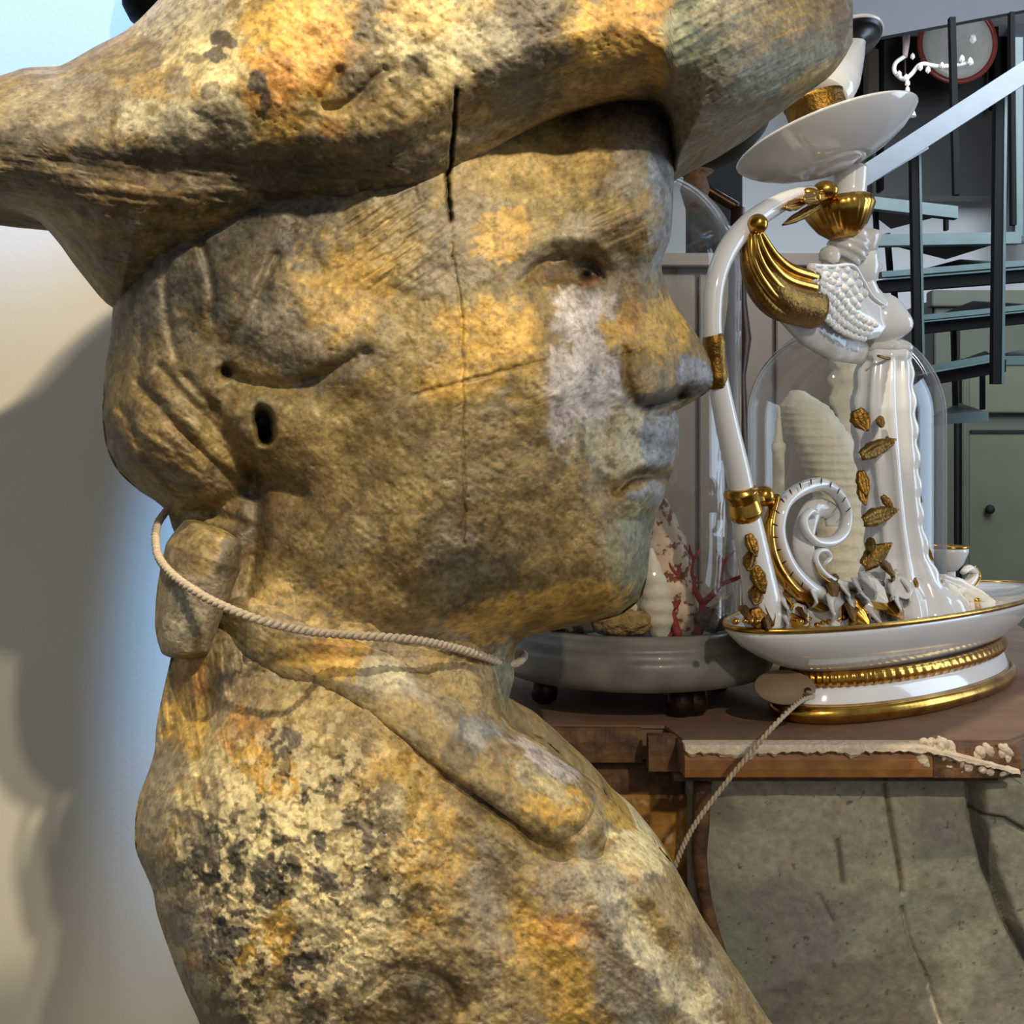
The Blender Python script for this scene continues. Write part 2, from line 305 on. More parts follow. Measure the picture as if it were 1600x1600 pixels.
ROBEC = [ (700,1300,300,250,0,OCH,.6),(450,1290,170,190,0,CREAM,.75),(390,1120,90,50,-70,BROWN,.4),(300,1060,26,60,0,ORANGE,.7),(290,1130,40,60,0,GOLD,.8),(250,1240,30,100,5,GREY,.7),(390,1150,40,50,-70,ORANGE,.8),(420,1200,60,40,40,GOLD,.9),(560,1150,90,60,20,OCH,.7),(530,1230,60,80,0,OCH,.5),
 (500,1110,100,40,10,OCH,.6),(440,1160,34,28,0,DARK,.85),(330,1240,20,60,8,DARK,.5),(640,1220,90,60,0,GOLD,.55),(600,1270,40,50,0,PALE,.5),(690,1330,60,110,0,GOLD,.7),(760,1300,60,60,0,OLIVE,.7),(720,1240,50,30,30,DARK,.45),(860,1230,100,40,35,GOLD,.6),(780,1190,70,30,35,GREY,.6),
 (330,1350,50,40,0,DARK,.9),(420,1380,34,40,0,DARK,.95),(455,1360,16,24,0,DARK,.9),(510,1375,30,20,40,DARK,.9),(500,1320,10,20,0,DARK,.9),(480,1245,12,36,0,DARK,.8),(335,1310,20,20,-50,DARK,.9),(360,1460,60,50,0,DARK,.95),(300,1480,40,90,10,GREY,.8),(580,1390,50,34,10,DARK,.75),(460,1500,26,50,-10,DARK,.85),(500,1480,16,16,0,DARK,.8),(400,1560,14,12,0,DARK,.9),(480,1580,40,20,20,DARK,.7),
 (420,1470,40,60,20,GOLD,.9),(300,1500,20,20,0,ORANGE,.6),(340,1580,60,60,0,OLIVE,.7),(560,1480,70,80,0,CREAM,.7),(660,1550,90,50,0,DARK,.6),(620,1580,80,40,0,BROWN,.5),(870,1470,80,75,20,GOLD,1.),(900,1440,60,40,0,ORANGE,.6),(880,1570,60,50,40,GOLD,.9),(760,1420,50,120,0,GREY,.55),(720,1500,70,50,20,OLIVE,.6),(980,1520,60,110,-25,GREY,.8),(940,1380,60,60,0,PALE,.7),(1010,1480,26,100,-30,CREAM,.7),(1090,1560,30,90,-32,CREAM,.6),
 (1000,1330,50,40,45,CREAM,.9),(970,1270,26,26,40,GOLD,.8),(1050,1420,40,50,-30,OCH,.9),(1090,1470,16,36,-25,BROWN,.7),(990,1360,20,20,0,ORANGE,.3),(870,1380,40,50,0,GREY,.6),(830,1540,60,60,0,OCH,.6)]
COLLC = [ (480,1020,70,30,20,GOLD,.5),(530,1030,50,34,10,GOLD,.95),(510,1010,30,20,0,ORANGE,.4),(610,1060,60,34,30,PALE,.9),(700,1110,90,34,30,GREY,.6),(640,1110,60,20,30,OCH,.6),(760,1160,50,30,30,BLUEG,.6),(720,1180,50,30,0,DARK,.5),(780,1190,40,40,0,OCH,.7),(880,1260,50,40,20,GOLD,.95),(840,1220,60,24,30,PALE,.6),(935,1250,16,26,0,GREY,.5),(400,990,60,30,20,OLIVE,.6),(400,950,60,24,20,OCH,.6),(860,1190,60,20,35,LILAC,.7)]
DZ = 0.                                         # depth of the vertices being coloured, in the same units as px
def paint(px, py, pats, seed, base):
    z = DZ if np.shape(DZ) == px.shape else 0*px
    n1 = fbm(px/70,py/70,seed+z/70,5,seed+100); n2 = fbm(px/16,py/16,seed+z/16,5,seed+200); n3 = fbm(px/6,py/6,seed+z/6,4,seed+300)
    c = np.zeros(px.shape+(3,))+base
    def mix(c, col, m): return c*(1-m[...,None])+col*m[...,None]
    c = mix(c, OCH, sstep(.5,.62,n1)*.6); c = mix(c, GREY, sstep(.52,.4,n1)*.5)
    wx = (fbm(px/38,py/38,1+z/38,4,seed+5)-.5); wy = (fbm(px/38,py/38,2+z/38,4,seed+6)-.5)
    for (cx,cy,rx,ry,ang,col,st) in pats:
        a = math.radians(ang); ca, sa = math.cos(a), math.sin(a)
        dx = px-cx; dy = py-cy
        near = (np.abs(dx) < 2.2*max(rx,ry)) & (np.abs(dy) < 2.2*max(rx,ry))
        if not near.any(): continue
        X = (dx[near]*ca+dy[near]*sa)/rx+wx[near]*1.1; Y = (-dx[near]*sa+dy[near]*ca)/ry+wy[near]*1.1
        r = np.sqrt(X*X+Y*Y)+(n2[near]-.5)*1.1
        small = min(rx,ry) < 45
        m = (sstep(1.05,.82,r) if small else sstep(1.15,.62,r))*st
        c[near] = mix(c[near], col, m)
    # fine flecks
    n4 = fbm(px/30,py/24,seed+4+z/28,5,seed+500)
    c = mix(c, c*.52, sstep(.53,.64,n4)*.6); c = mix(c, np.minimum(c*1.3+.015,1), sstep(.46,.36,n4)*.5)
    c = mix(c, c*.45, sstep(.58,.70,n3)*.65); c = mix(c, np.minimum(c*1.5+.02,1), sstep(.42,.30,n3)*.5)
    c = mix(c, BROWN*.7, sstep(.62,.74,fbm(px/11,py/11,3,4,seed+400))*.45)
    c = c*(.78+.44*n2)[...,None]
    return c
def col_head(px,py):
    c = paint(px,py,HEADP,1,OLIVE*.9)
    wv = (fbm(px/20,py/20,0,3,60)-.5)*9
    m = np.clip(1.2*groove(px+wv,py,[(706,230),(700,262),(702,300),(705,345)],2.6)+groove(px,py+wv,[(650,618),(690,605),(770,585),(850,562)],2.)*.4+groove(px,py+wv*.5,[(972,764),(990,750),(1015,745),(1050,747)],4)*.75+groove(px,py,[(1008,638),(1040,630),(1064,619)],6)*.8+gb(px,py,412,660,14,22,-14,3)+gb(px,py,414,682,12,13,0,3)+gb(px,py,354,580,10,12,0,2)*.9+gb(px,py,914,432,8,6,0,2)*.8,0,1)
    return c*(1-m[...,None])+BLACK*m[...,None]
def col_hat(px,py):
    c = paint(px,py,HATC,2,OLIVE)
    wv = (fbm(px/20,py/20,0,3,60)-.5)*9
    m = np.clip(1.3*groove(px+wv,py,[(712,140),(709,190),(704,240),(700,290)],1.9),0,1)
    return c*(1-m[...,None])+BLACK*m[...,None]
def col_robe(px,py):
    c = paint(px,py,ROBEC,3,OCH)
    f = gb(px,py,450,1370,230,260,15,2)
    n = fbm(px/34,py/44,5,5,510); m = sstep(.575,.61,n)*f*.85
    c = c*(1-m[...,None])+DARK*m[...,None]
    n = fbm(px/14,py/14,6,4,520); m = sstep(.55,.62,n)*f*.7
    return c*(1-m[...,None])+CREAM*1.05*m[...,None]
def col_coll(px,py): return paint(px,py,COLLC,4,OLIVE*1.1)
STAT = painted('weathered_gilt_wood', .5, .4, 420, .0010, .4, .28)
def grid_solid(name, px, py, b, col, parent, sub=4, yc=None, flip=False, fs=1.):
    """near half from (px,py,depth) grids, far half its mirror image: a closed solid"""
    global DZ
    yc = Y0 if yc is None else yc; DZ = b*2.8
    R, N = px.shape; Y = yc-b/1000.
    V = np.stack([(px-800)/F*Y, Y, CZ-(py-HOR)/F*Y], -1).reshape(-1,3)
    idx = np.arange(R*N).reshape(R,N)
    q = np.stack([idx[:-1,:-1], idx[:-1,1:], idx[1:,1:], idx[1:,:-1]], -1).reshape(-1,4)
    if flip: q = q[:, ::-1]
    cs = np.unique(np.r_[np.arange(0,N,sub), N-1]); far = idx[:, cs].copy(); n0 = len(V)
    Vf = V[far[:,1:-1].ravel()].copy(); Vf[:,1] = yc+(yc-Vf[:,1])*fs
    fi = far.copy(); fi[:,1:-1] = n0+np.arange(R*(len(cs)-2)).reshape(R,-1)
    q2 = np.stack([fi[:-1,:-1], fi[1:,:-1], fi[1:,1:], fi[:-1,1:]], -1).reshape(-1,4)
    if flip: q2 = q2[:, ::-1]
    colv = col(px,py).reshape(-1,3); colv = np.vstack([colv, colv[far[:,1:-1].ravel()]])
    # vertices run left to right and top to bottom: outward normals face the lens
    me = mesh_np(name, np.vstack([V,Vf]), np.vstack([q[:, ::-1], q2[:, ::-1]]), colv)
    return link(name, me, STAT, parent)
def row_grid(L, R, y0, y1, step, N, tail=None):
    ys = np.arange(y0, y1+.01, step); L = smooth_poly(L,8); R = smooth_poly(R,8)
    xl = np.interp(ys, L[:,1], L[:,0]); xr = np.interp(ys, R[:,1], R[:,0])
    th = np.linspace(0, math.pi, N); u = (1-np.cos(th))/2*.35+np.linspace(0,1,N)*.65
    px = xl[:,None]+(xr-xl)[:,None]*u[None]; py = np.repeat(ys[:,None], N, 1)
    return px, py
statue = empty('carved_bust', (P(600,1700,Y0).x, Y0, 0), 'weathered carved figure in profile, mottled ochre and grey, with a wide brimmed hat', 'statue')
STEP = 2.2
px, py = row_grid(HEAD_L, HEAD_R, 120, 1190, STEP, 430)
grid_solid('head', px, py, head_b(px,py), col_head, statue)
# hat: columns
xs = np.arange(-258, 1334, 2.2); tp = np.interp(xs, HTp[:,0], HTp[:,1]); bt = np.interp(xs, HBp[:,0], HBp[:,1])
v = np.linspace(0,1,230); v = v*.7+.3*(1-np.cos(v*math.pi))/2
px = np.repeat(xs[:,None], len(v), 1); py = tp[:,None]+(bt-tp)[:,None]*v[None]
hb = hat_b(px,py); hb[:,0] = 0; hb[:,-1] = 0; hb[0] = 0; hb[-1] = 0
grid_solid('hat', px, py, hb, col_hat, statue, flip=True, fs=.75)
# robe, running on down to the floor
px, py = row_grid(ROBE_L, ROBE_R, 965, 1690, STEP, 430)
rb = robe_b(px,py)
ext = np.array([1760, 1900, 2200, 2700, 3400, 4300, (CZ/Y0*F)+HOR]); 
ex = []; ey = []; eb = []
for k, yy in enumerate(ext):
    t = (yy-1690)/(ext[-1]-1690); xl = 340-60*t; xr = 1275-150*t+60*math.sin(t*3)
    u = np.linspace(0,1,430); ex.append(xl+(xr-xl)*u); ey.append(np.full(430, yy)); eb.append((rb[-1]*(1-.2*t)))
ex = np.array(ex); ey = np.array(ey); eb = np.array(eb)
# below the frame the drapery falls straight: its height follows the true world height, not the pixel row
px = np.vstack([px, ex]); rbx = np.vstack([rb, eb]); pyx = np.vstack([py, ey])
Yv = Y0-rbx/1000; k0 = len(py)
pyx[k0:] = HOR+(CZ-(CZ-(ey-HOR)/F*Y0))*F/Yv[k0:]
grid_solid('robe', px, pyx, rbx, col_robe, statue, fs=.42)
# ribbon folds laid on the body
def ribbon(name, path, half, h, base, col, parent, ns=260, nt=70, sink=3., nz=1.0, rnd=.5, pw=2.4):
    p = smooth_poly(path, 24); s = np.linspace(0, len(p)-1, ns); ii = np.arange(len(p))
    cx = np.interp(s, ii, p[:,0]); cy = np.interp(s, ii, p[:,1]); tx = np.gradient(cx); ty = np.gradient(cy); L = np.hypot(tx,ty)+1e-9
    hw = np.interp(s/(len(p)-1), np.linspace(0,1,len(half)), half); t = np.linspace(-1,1,nt)
    e = np.linspace(0,1,ns); ends = np.sqrt(np.clip(np.minimum(e, 1-e)/.07,0,1)*(2-np.clip(np.minimum(e,1-e)/.07,0,1)))
    hw = hw*(.05+.95*ends)
    t2 = np.sin(t*math.pi/2)
    px = cx[:,None]-(ty/L*hw)[:,None]*t2; py = cy[:,None]+(tx/L*hw)[:,None]*t2
    prof = np.clip(1-np.abs(t2)**pw,0,1)**rnd
    hh = np.interp(s/(len(p)-1), np.linspace(0,1,len(h)), h)
    b = base(px,py)+(hh*ends)[:,None]*prof[None]-sink+rough_n(px,py,12,nz)*prof[None]
    bb = base(px,py)-14; bb[:,0] = b[:,0]; bb[:,-1] = b[:,-1]
    def W(px,py,b):
        Y = Y0-b/1000; return np.stack([(px-800)/F*Y, Y, CZ-(py-HOR)/F*Y], -1).reshape(-1,3)
    global DZ
    DZ = b*2.8; idx = np.arange(ns*nt).reshape(ns,nt)
    q = np.stack([idx[:-1,:-1], idx[:-1,1:], idx[1:,1:], idx[1:,:-1]], -1).reshape(-1,4)
    V = W(px,py,b); V2 = W(px,py,bb); q2 = q[:, ::-1]+len(V); cc = col(px,py).reshape(-1,3)
    me = mesh_np(name, np.vstack([V,V2]), np.vstack([q,q2]), np.vstack([cc,cc]))
    bm = bmesh.new(); bm.from_mesh(me); bmesh.ops.recalc_face_normals(bm, faces=bm.faces); bm.to_mesh(me); bm.free()
    return link(name, me, STAT, parent)
body = lambda x,y: np.maximum(robe_b(x,y,False), np.where(y < 1180, head_b(x,y,False), 0))
ribbon('collar', [(318,965),(380,975),(455,1015),(540,1042),(630,1090),(715,1150),(800,1208),(870,1255),(915,1290)], [22,44,46,44,52,58,60,62,50], [4,6,7,7,7,8,9,11,8], body, col_coll, statue, pw=3.2, rnd=.6)
TAILC = [(330,950,60,70,0,GREY,.9),(300,960,50,60,0,PALE,.4),(320,870,50,30,0,BROWN,.6),(360,870,20,40,0,DARK,.8),(275,990,30,30,0,PALE,.5)]
ribbon('hair_tail', [(338,822),(318,870),(300,930),(290,985),(290,1030)], [46,62,56,48,34], [22,34,36,32,22], lambda x,y: 22+0*x+ .18*(x-246), lambda x,y: paint(x,y,TAILC,6,OLIVE), statue, ns=150, rnd=.5)
# ================================================================== SHAPE HELPERS FOR EVERYTHING ELSE
CLR = [WI]
def bmobj(name, bm, mat, parent=None, smooth=True, recalc=True):
    if recalc: bmesh.ops.recalc_face_normals(bm, faces=bm.faces)
    me = bpy.data.meshes.new(name); bm.to_mesh(me); bm.free()
    return link(name, me, mat, parent, smooth)
def shade_flat_by_angle(o, deg=40):
    me = o.data
    me.set_sharp_from_angle(angle=math.radians(deg)); return o
def box(bm, c, s, rz=0, bev=0., rx=0, ry=0):
    M = Matrix.Translation(c) @ Matrix.Rotation(rz,4,'Z') @ Matrix.Rotation(ry,4,'Y') @ Matrix.Rotation(rx,4,'X') @ Matrix.Diagonal((*s,1))
    r = bmesh.ops.create_cube(bm, size=1, matrix=M)
    if bev: bmesh.ops.bevel(bm, geom=list({e for v in r['verts'] for e in v.link_edges}), offset=bev, segments=2, affect='EDGES', clamp_overlap=True)
def loft(bm, rings, cap=True, closed=True):
    L = [[bm.verts.new(p) for p in r] for r in rings]
    n = len(L[0])
    for a, b in zip(L[:-1], L[1:]):
        for i in range(n if closed else n-1):
            j = (i+1) % n; bm.faces.new((a[i], a[j], b[j], b[i]))
    if cap:
        bm.faces.new(L[0][::-1]); bm.faces.new(L[-1])
    return L
def lathe(bm, prof, org=(0,0,0), axis=(0,0,1), seg=48, sx=1., sy=1., mod=None, rz=0):
    q = Vector((0,0,1)).rotation_difference(Vector(axis).normalized()).to_matrix(); rings = []
    for k,(r,z) in enumerate(prof):
        R = []
        for i in range(seg):
            a = 2*math.pi*i/seg; rr = max(r,1e-5)*(mod(a,k,z) if mod else 1)
            v = Vector((math.cos(a)*rr*sx, math.sin(a)*rr*sy, z)); v.rotate(Matrix.Rotation(rz,3,'Z'))
            R.append(q @ v+Vector(org))
        rings.append(R)
    (ringloft if min(r for r,z in prof) > .006 and not isinstance(prof, tuple) else loft)(bm, rings)
def ringloft(bm, rings):
    L = [[bm.verts.new(p) for p in r] for r in rings]; n = len(L[0]); L.append(L[0])
    for a, b in zip(L[:-1], L[1:]):
        for i in range(n): bm.faces.new((a[i],a[(i+1)%n],b[(i+1)%n],b[i]))
def tube(bm, pts, rad, seg=12, flat=1., n=8, twist=0, capr=True, up=Vector((0,1,0))):
    """swept tube: 'flat' widens the section along the view depth"""
    P3 = smooth_poly([tuple(p) for p in pts], n); m = len(P3)
    R = np.interp(np.linspace(0,1,m), np.linspace(0,1,len(rad)), rad) if hasattr(rad,'__len__') else np.full(m, rad)
    rings = []
    for i in range(m):
        t = Vector(P3[min(i+1,m-1)]-P3[max(i-1,0)]).normalized()
        u = up if abs(t.dot(up)) < .95 else Vector((1,0,0))
        s = t.cross(u).normalized(); v = s.cross(t).normalized(); r = R[i]
        rings.append([Vector(P3[i])+s*math.cos(a)*r+v*math.sin(a)*r*flat for a in [2*math.pi*k/seg+twist*i for k in range(seg)]])
    loft(bm, rings)
def sphere(bm, c, s, seg=16, rings=10, rot=None):
    M = Matrix.Translation(c) @ (rot or Matrix.Identity(4)) @ Matrix.Diagonal((*((s,)*3 if not hasattr(s,'__len__') else s),1))
    bmesh.ops.create_uvsphere(bm, u_segments=seg, v_segments=rings, radius=1, matrix=M)
def prism(bm, poly, z0, z1, bev=0):
    a = [bm.verts.new((x,y,z0)) for x,y in poly]; b = [bm.verts.new((x,y,z1)) for x,y in poly]; n = len(poly)
    fs = [bm.faces.new(a[::-1]), bm.faces.new(b)]+[bm.faces.new((a[i],a[(i+1)%n],b[(i+1)%n],b[i])) for i in range(n)]
    if bev: bmesh.ops.bevel(bm, geom=list({e for f in fs for e in f.edges}), offset=bev, segments=2, affect='EDGES')
def clone(o, parent=None):
    c = o.copy(); C.objects.link(c)
    if parent is not None: c.parent = parent; c.matrix_parent_inverse = WI(parent)
    return c
# ------------------------------------------------------------------ materials
M_PLASTER = simple('cream_plaster', (222,213,190), .85, var=.04, scale=3, bump=.25, bscale=260, dist=.0006)
M_WHITEW = simple('white_wall', (226,230,232), .9, var=.03, scale=2)
M_PORC = simple('white_porcelain', (238,238,236), .12, var=.02, scale=20, coat=.6)
M_PORCG = simple('worn_porcelain', (226,222,214), .18, var=.10, scale=90, coat=.5, bump=.15, bscale=300)
M_GOLD = simple('gilding', (226,178,84), .22, 1., var=.12, scale=70, bump=.12, bscale=260, dist=.0006, col2=(176,126,48))
M_GOLDD = simple('dull_gilding', (150,112,52), .38, 1., var=.2, scale=120, bump=.5, bscale=420, dist=.0015)
M_BLACK = simple('black_underglaze', (16,14,12), .3)
M_BRONZE = simple('dark_bronze', (66,44,28), .35, .7, var=.2, bump=.2)
M_COTTON = simple('cotton_string', (186,168,142), .9, var=.12, scale=500, bump=.6, bscale=900, dist=.0006)
M_WOODG = simple('grey_turned_wood', (128,124,112), .42, var=.16, scale=26, bump=.2, bscale=120, col2=(88,84,74), coat=.15)
M_STONEP = simple('grey_painted_wood', (148,140,120), .8, var=.14, scale=16, bump=.5, bscale=90, dist=.002, col2=(120,118,100), detail=10)
M_BROWN = simple('brown_chipped_wood', (120,84,50), .7, var=.25, scale=60, bump=.7, bscale=140, dist=.003, col2=(66,44,28), detail=10)
M_TOP = simple('pinkish_worn_top', (128,100,80), .7, var=.18, scale=30, bump=.5, bscale=110, col2=(112,86,66), detail=9)
M_OCHRE = simple('ochre_painted_wood', (146,100,42), .6, var=.2, scale=70, bump=.4, bscale=90, col2=(122,74,30), detail=9)
M_CHIP = simple('bare_plaster_chips', (222,204,176), .85, var=.12, scale=200, bump=.8, bscale=300, dist=.002)
M_STEEL = simple('grey_green_painted_steel', (64,84,84), .45, var=.08, scale=20)
M_STEELD = simple('dark_painted_steel', (5,8,9), .7, var=.1, scale=20, spec=.15)
M_RAIL = simple('pale_handrail', (100,108,114), .4, var=.05, scale=20)
M_CAB = simple('sage_painted_cabinet', (84,90,74), .6, var=.08, scale=6)
M_TAUPE = simple('taupe_cupboard', (104,88,72), .6, var=.08, scale=5)
M_DARKG = simple('dark_green_panel', (30,32,28), .4, var=.25, scale=5, detail=4)
M_BEAM = simple('grey_beam', (70,72,76), .8, var=.03, scale=3)
M_FLOOR = simple('floor_boards', (110,84,58), .5, var=.15, scale=8)
M_CER = simple('pale_ceramic', (206,204,196), .3, var=.05)
M_REDC = simple('red_glaze', (150,62,48), .3)
M_CORAL = simple('red_coral', (172,52,46), .6, var=.15, scale=120, bump=.5, bscale=400)
M_SHELLW = simple('white_shell', (246,238,216), .55, var=.08, scale=60, bump=.5, bscale=180, dist=.002)
M_SPONGE = simple('yellow_sponge', (214,180,112), .95, var=.2, scale=160, bump=1., bscale=420, dist=.004)
M_GREYST = simple('grey_shell_rubble', (120,106,90), .9, var=.25, scale=120, bump=.9, bscale=240, dist=.003)
def spotted(name):
    k = NT(name); b = k.b; b.inputs['Roughness'].default_value = .35
    tc = k.n('ShaderNodeTexCoord'); v = k.n('ShaderNodeTexNoise', i_Scale=170., i_Detail=2.); k.l(tc.outputs['Object'], v.inputs['Vector'])
    r = k.n('ShaderNodeValToRGB'); k.l(v.outputs[0], r.inputs[0])
    r.color_ramp.elements[0].position = .53; r.color_ramp.elements[1].position = .60
    r.color_ramp.elements[0].color = (*lin((232,208,180)),1); r.color_ramp.elements[1].color = (*lin((140,84,52)),1)
    k.l(r.outputs[0], b.inputs['Base Color']); return k.m
M_SPOT = spotted('spotted_cone_shell')
def glass(name, tint=(.93,.92,.90)):
    k = NT(name); t = k.t; out = [n for n in t.nodes if n.type == 'OUTPUT_MATERIAL'][0]; t.nodes.remove(k.b)
    tr = k.n('ShaderNodeBsdfTransparent'); tr.inputs[0].default_value = (*tint,1)
    gl = k.n('ShaderNodeBsdfGlossy'); gl.inputs['Roughness'].default_value = .03; gl.inputs[0].default_value = (1,1,1,1)
    fr = k.n('ShaderNodeLayerWeight', i_Blend=.5); pw = k.n('ShaderNodeMath', operation='POWER'); pw.inputs[1].default_value = 4.; ml = k.n('ShaderNodeMath', operation='MULTIPLY_ADD'); ml.inputs[1].default_value = .75; ml.inputs[2].default_value = .035
    k.l(fr.outputs['Facing'], pw.inputs[0]); k.l(pw.outputs[0], ml.inputs[0]); mx = k.n('ShaderNodeMixShader')
    k.l(ml.outputs[0], mx.inputs[0]); k.l(tr.outputs[0], mx.inputs[1]); k.l(gl.outputs[0], mx.inputs[2]); k.l(mx.outputs[0], out.inputs[0])
    return k.m
M_GLASS = glass('clear_glass', (.97,.965,.95))
# ================================================================== SETTING
def struct(name, bm, mat, bevsmooth=False): return setp(bmobj(name, bm, mat, None, bevsmooth), kind='structure')
bm = bmesh.new(); box(bm, (.6,1.6,-.05), (6.4,7.4,.1)); struct('floor', bm, M_FLOOR)
bm = bmesh.new(); box(bm, (-1.42,1.09,1.6), (2.7,.14,3.2)); struct('wall_left', bm, M_PLASTER)
bm = bmesh.new(); box(bm, (1.2,5.05,1.6), (5.2,.1,3.2)); struct('wall_back', bm, M_WHITEW)
bm = bmesh.new(); box(bm, (.6,3.2,3.25), (6.4,4.2,.1)); struct('ceiling', bm, M_WHITEW)
# grey soffit beam crossing the top right corner
a = P(1300,52,3.3); b = P(1760,-34,3.3); bm = bmesh.new(); d = (b-a); L = d.length
box(bm, ((a+b)/2+Vector((0,.15,.26))), (L,.03,.5), ry=-math.atan2(d.z,d.x)); struct('trim_1', bm, M_BEAM)
# ================================================================== STRING ROUND THE NECK AND TAG STRING
def fY(px):
    k = (px-800)/1800; s = (.286-.846*k)/(.731-.682*k); return .846-.682*s
def strand(bm, pts, r, tw=.9, seg=8):
    for ph in (0, math.pi):
        p3 = smooth_poly([tuple(p) for p in pts], 26); q = []
        for i,p in enumerate(p3):
            t = Vector(p3[min(i+1,len(p3)-1)]-p3[max(i-1,0)]).normalized(); s = t.cross(Vector((0,1,0))).normalized(); v = s.cross(t)
            q.append(Vector(p)+(s*math.cos(i*tw+ph)+v*math.sin(i*tw+ph))*r*.55)
        rings = []
        for i,p in enumerate(q):
            t = (q[min(i+1,len(q)-1)]-q[max(i-1,0)]).normalized(); s = t.cross(Vector((0,1,0))).normalized(); v = s.cross(t)
            rings.append([p+s*math.cos(a)*r*.7+v*math.sin(a)*r*.7 for a in [2*math.pi*k/seg for k in range(seg)]])
        loft(bm, rings)
def surf(px,py):
    x = np.array([float(px)]); y = np.array([float(py)])
    bb = max(head_b(x,y,False)[0] if py < 1180 else 0, robe_b(x,y,False)[0] if py > 965 else 0); return bb/1000
def on_body(px,py,off): return P(px,py,Y0-surf(px,py)-off)
bm = bmesh.new()
path = [P(300,770,.70),P(262,795,.66),P(246,820,.62),P(244,850,.60),P(251,876,.585),P(278,905,.565),P(330,938,.545),P(400,967,.535),P(480,986,on_body(480,986,.019).y),P(560,993,on_body(560,993,.017).y),P(640,999,on_body(640,999,.012).y),P(700,1010,on_body(700,1010,.008).y),P(750,1024,on_body(750,1024,.006).y),P(785,1036,.61),P(808,1036,.63),P(818,1022,.645),P(812,1008,.655),P(790,1000,.69)]
near = path[1:16]; far = [Vector((p.x, 2*Y0-p.y, p.z)) for p in near[3:13][::-1]]
strand(bm, near+far+[near[0]], .0019); setp(bmobj('neck_string', bm, M_COTTON), 'beige cotton string looped round the neck of the carved figure', 'string')
bm = bmesh.new(); strand(bm, [P(1262,1082,.730),P(1270,1088,.715),P(1250,1096,.690),P(1215,1128,.65),P(1170,1180,.65),P(1125,1235,.65),P(1085,1290,.65),P(1060,1340,.652),P(1040,1400,.66),P(1020,1500,.67)], .0013)
setp(bmobj('tag_string', bm, M_COTTON), 'thin pale string hanging from under the porcelain candelabrum down the pedestal', 'string')
bm = bmesh.new()
# dark rounded object added for an unidentified dark spot above the brim
c = P(236,-22,.97); lm = empty('dark_wall_object', (c.x,1.0,c.z), 'dark grey rounded object on the wall just above the left of the hat', 'lamp')
bm = bmesh.new(); lathe(bm, [(.001,0),(.018,.002),(.026,.012),(.030,.03),(.030,.07),(.026,.074),(.001,.074)], c-Vector((0,0,.035)), (.2,0,1), 28); bmobj('rounded_body', bm, M_STEELD, lm)
bm = bmesh.new(); tube(bm, [c+Vector((0,.0,.02)),c+Vector((0,.03,.03)),c+Vector((0,.055,.03))], .005); bmobj('bracket', bm, M_STEELD, lm)
# oval tag at the end of the string
tg = empty('oval_tag', P(1226,1074,.737), 'oval brown tag tied to the string and leaning against the candelabrum foot', 'tag')
bm = bmesh.new(); lathe(bm, [(.001,-.0008),(.019,-.0008),(.0198,0),(.019,.0008),(.001,.0008)], P(1226,1074,.737), (0,-.8,.6), 48, sy=.62); bmobj('plate', bm, simple('tag_wood',(124,104,78),.6,var=.1), tg)
bm = bmesh.new(); lathe(bm, [(.0012,-.001),(.0022,-.001),(.0022,.001),(.0012,.001)], P(1262,1080,.7345), (0,-.8,.6), 20); bmobj('eyelet', bm, M_BRONZE, tg)
# ================================================================== PEDESTAL
T = CZ-.170
ped = empty('pedestal', (.16,.85,0), 'grey painted carved wood pedestal with chipped ochre moulding under its top', 'pedestal')
rr = random.Random(3)
def chipped_slab(name, x0, x1, yf, z0, z1, mat, ragged=.0025, depth=.012, n=90, seed=1, parent=ped):
    """moulding strip with a worn uneven front edge"""
    bm = bmesh.new(); rings = []
    for i in range(n+1):
        t = i/n; x = x0+(x1-x0)*t; e = (fbm(np.array([x*160]), np.array([z0*30.]), seed, 4, seed)[0]-.5)*2*ragged; e2 = (fbm(np.array([x*90]), np.array([3.3]), seed, 4, seed+9)[0]-.5)*2*ragged
        rings.append([(x,yf+depth,z0),(x,yf+e2*.3,z0),(x,yf-.0005+e*.5,z0+(z1-z0)*.3),(x,yf+e*.6,z0+(z1-z0)*.62),(x,yf+.0015+abs(e),z1-.0015+e2*.4),(x,yf+.004+e*.5,z1),(x,yf+depth,z1)])
    loft(bm, rings); return bmobj(name, bm, mat, parent, False)
H = T
bm = bmesh.new(); prism(bm, [(-.03,.742),(.100,.742),(.103,.700),(.303,.700),(.47,.86),(.55,1.34),(-.03,1.34)], T-.022, T, .002); bmobj('top_board', bm, M_TOP, ped, False)
# the strips of moulding under the top
chipped_slab('moulding', .1035, .252, .690, T-.0195, T-.003, M_OCHRE, .0008, seed=4)
chipped_slab('moulding', .2525, .305, .6905, T-.020, T-.001, M_BROWN, .003, seed=5)
chipped_slab('moulding', .018, .083, .733, T-.022, T-.001, M_BROWN, .002, seed=6)
chipped_slab('moulding', .0845, .103, .712, T-.022, T-.001, M_BROWN, .002, seed=7)
chipped_slab('moulding', .018, .110, .742, T-.046, T-.024, M_BROWN, .004, seed=8)
chipped_slab('lower_rail', .100, .300, .712, T-.028, T-.0215, M_BROWN, .001, seed=9)
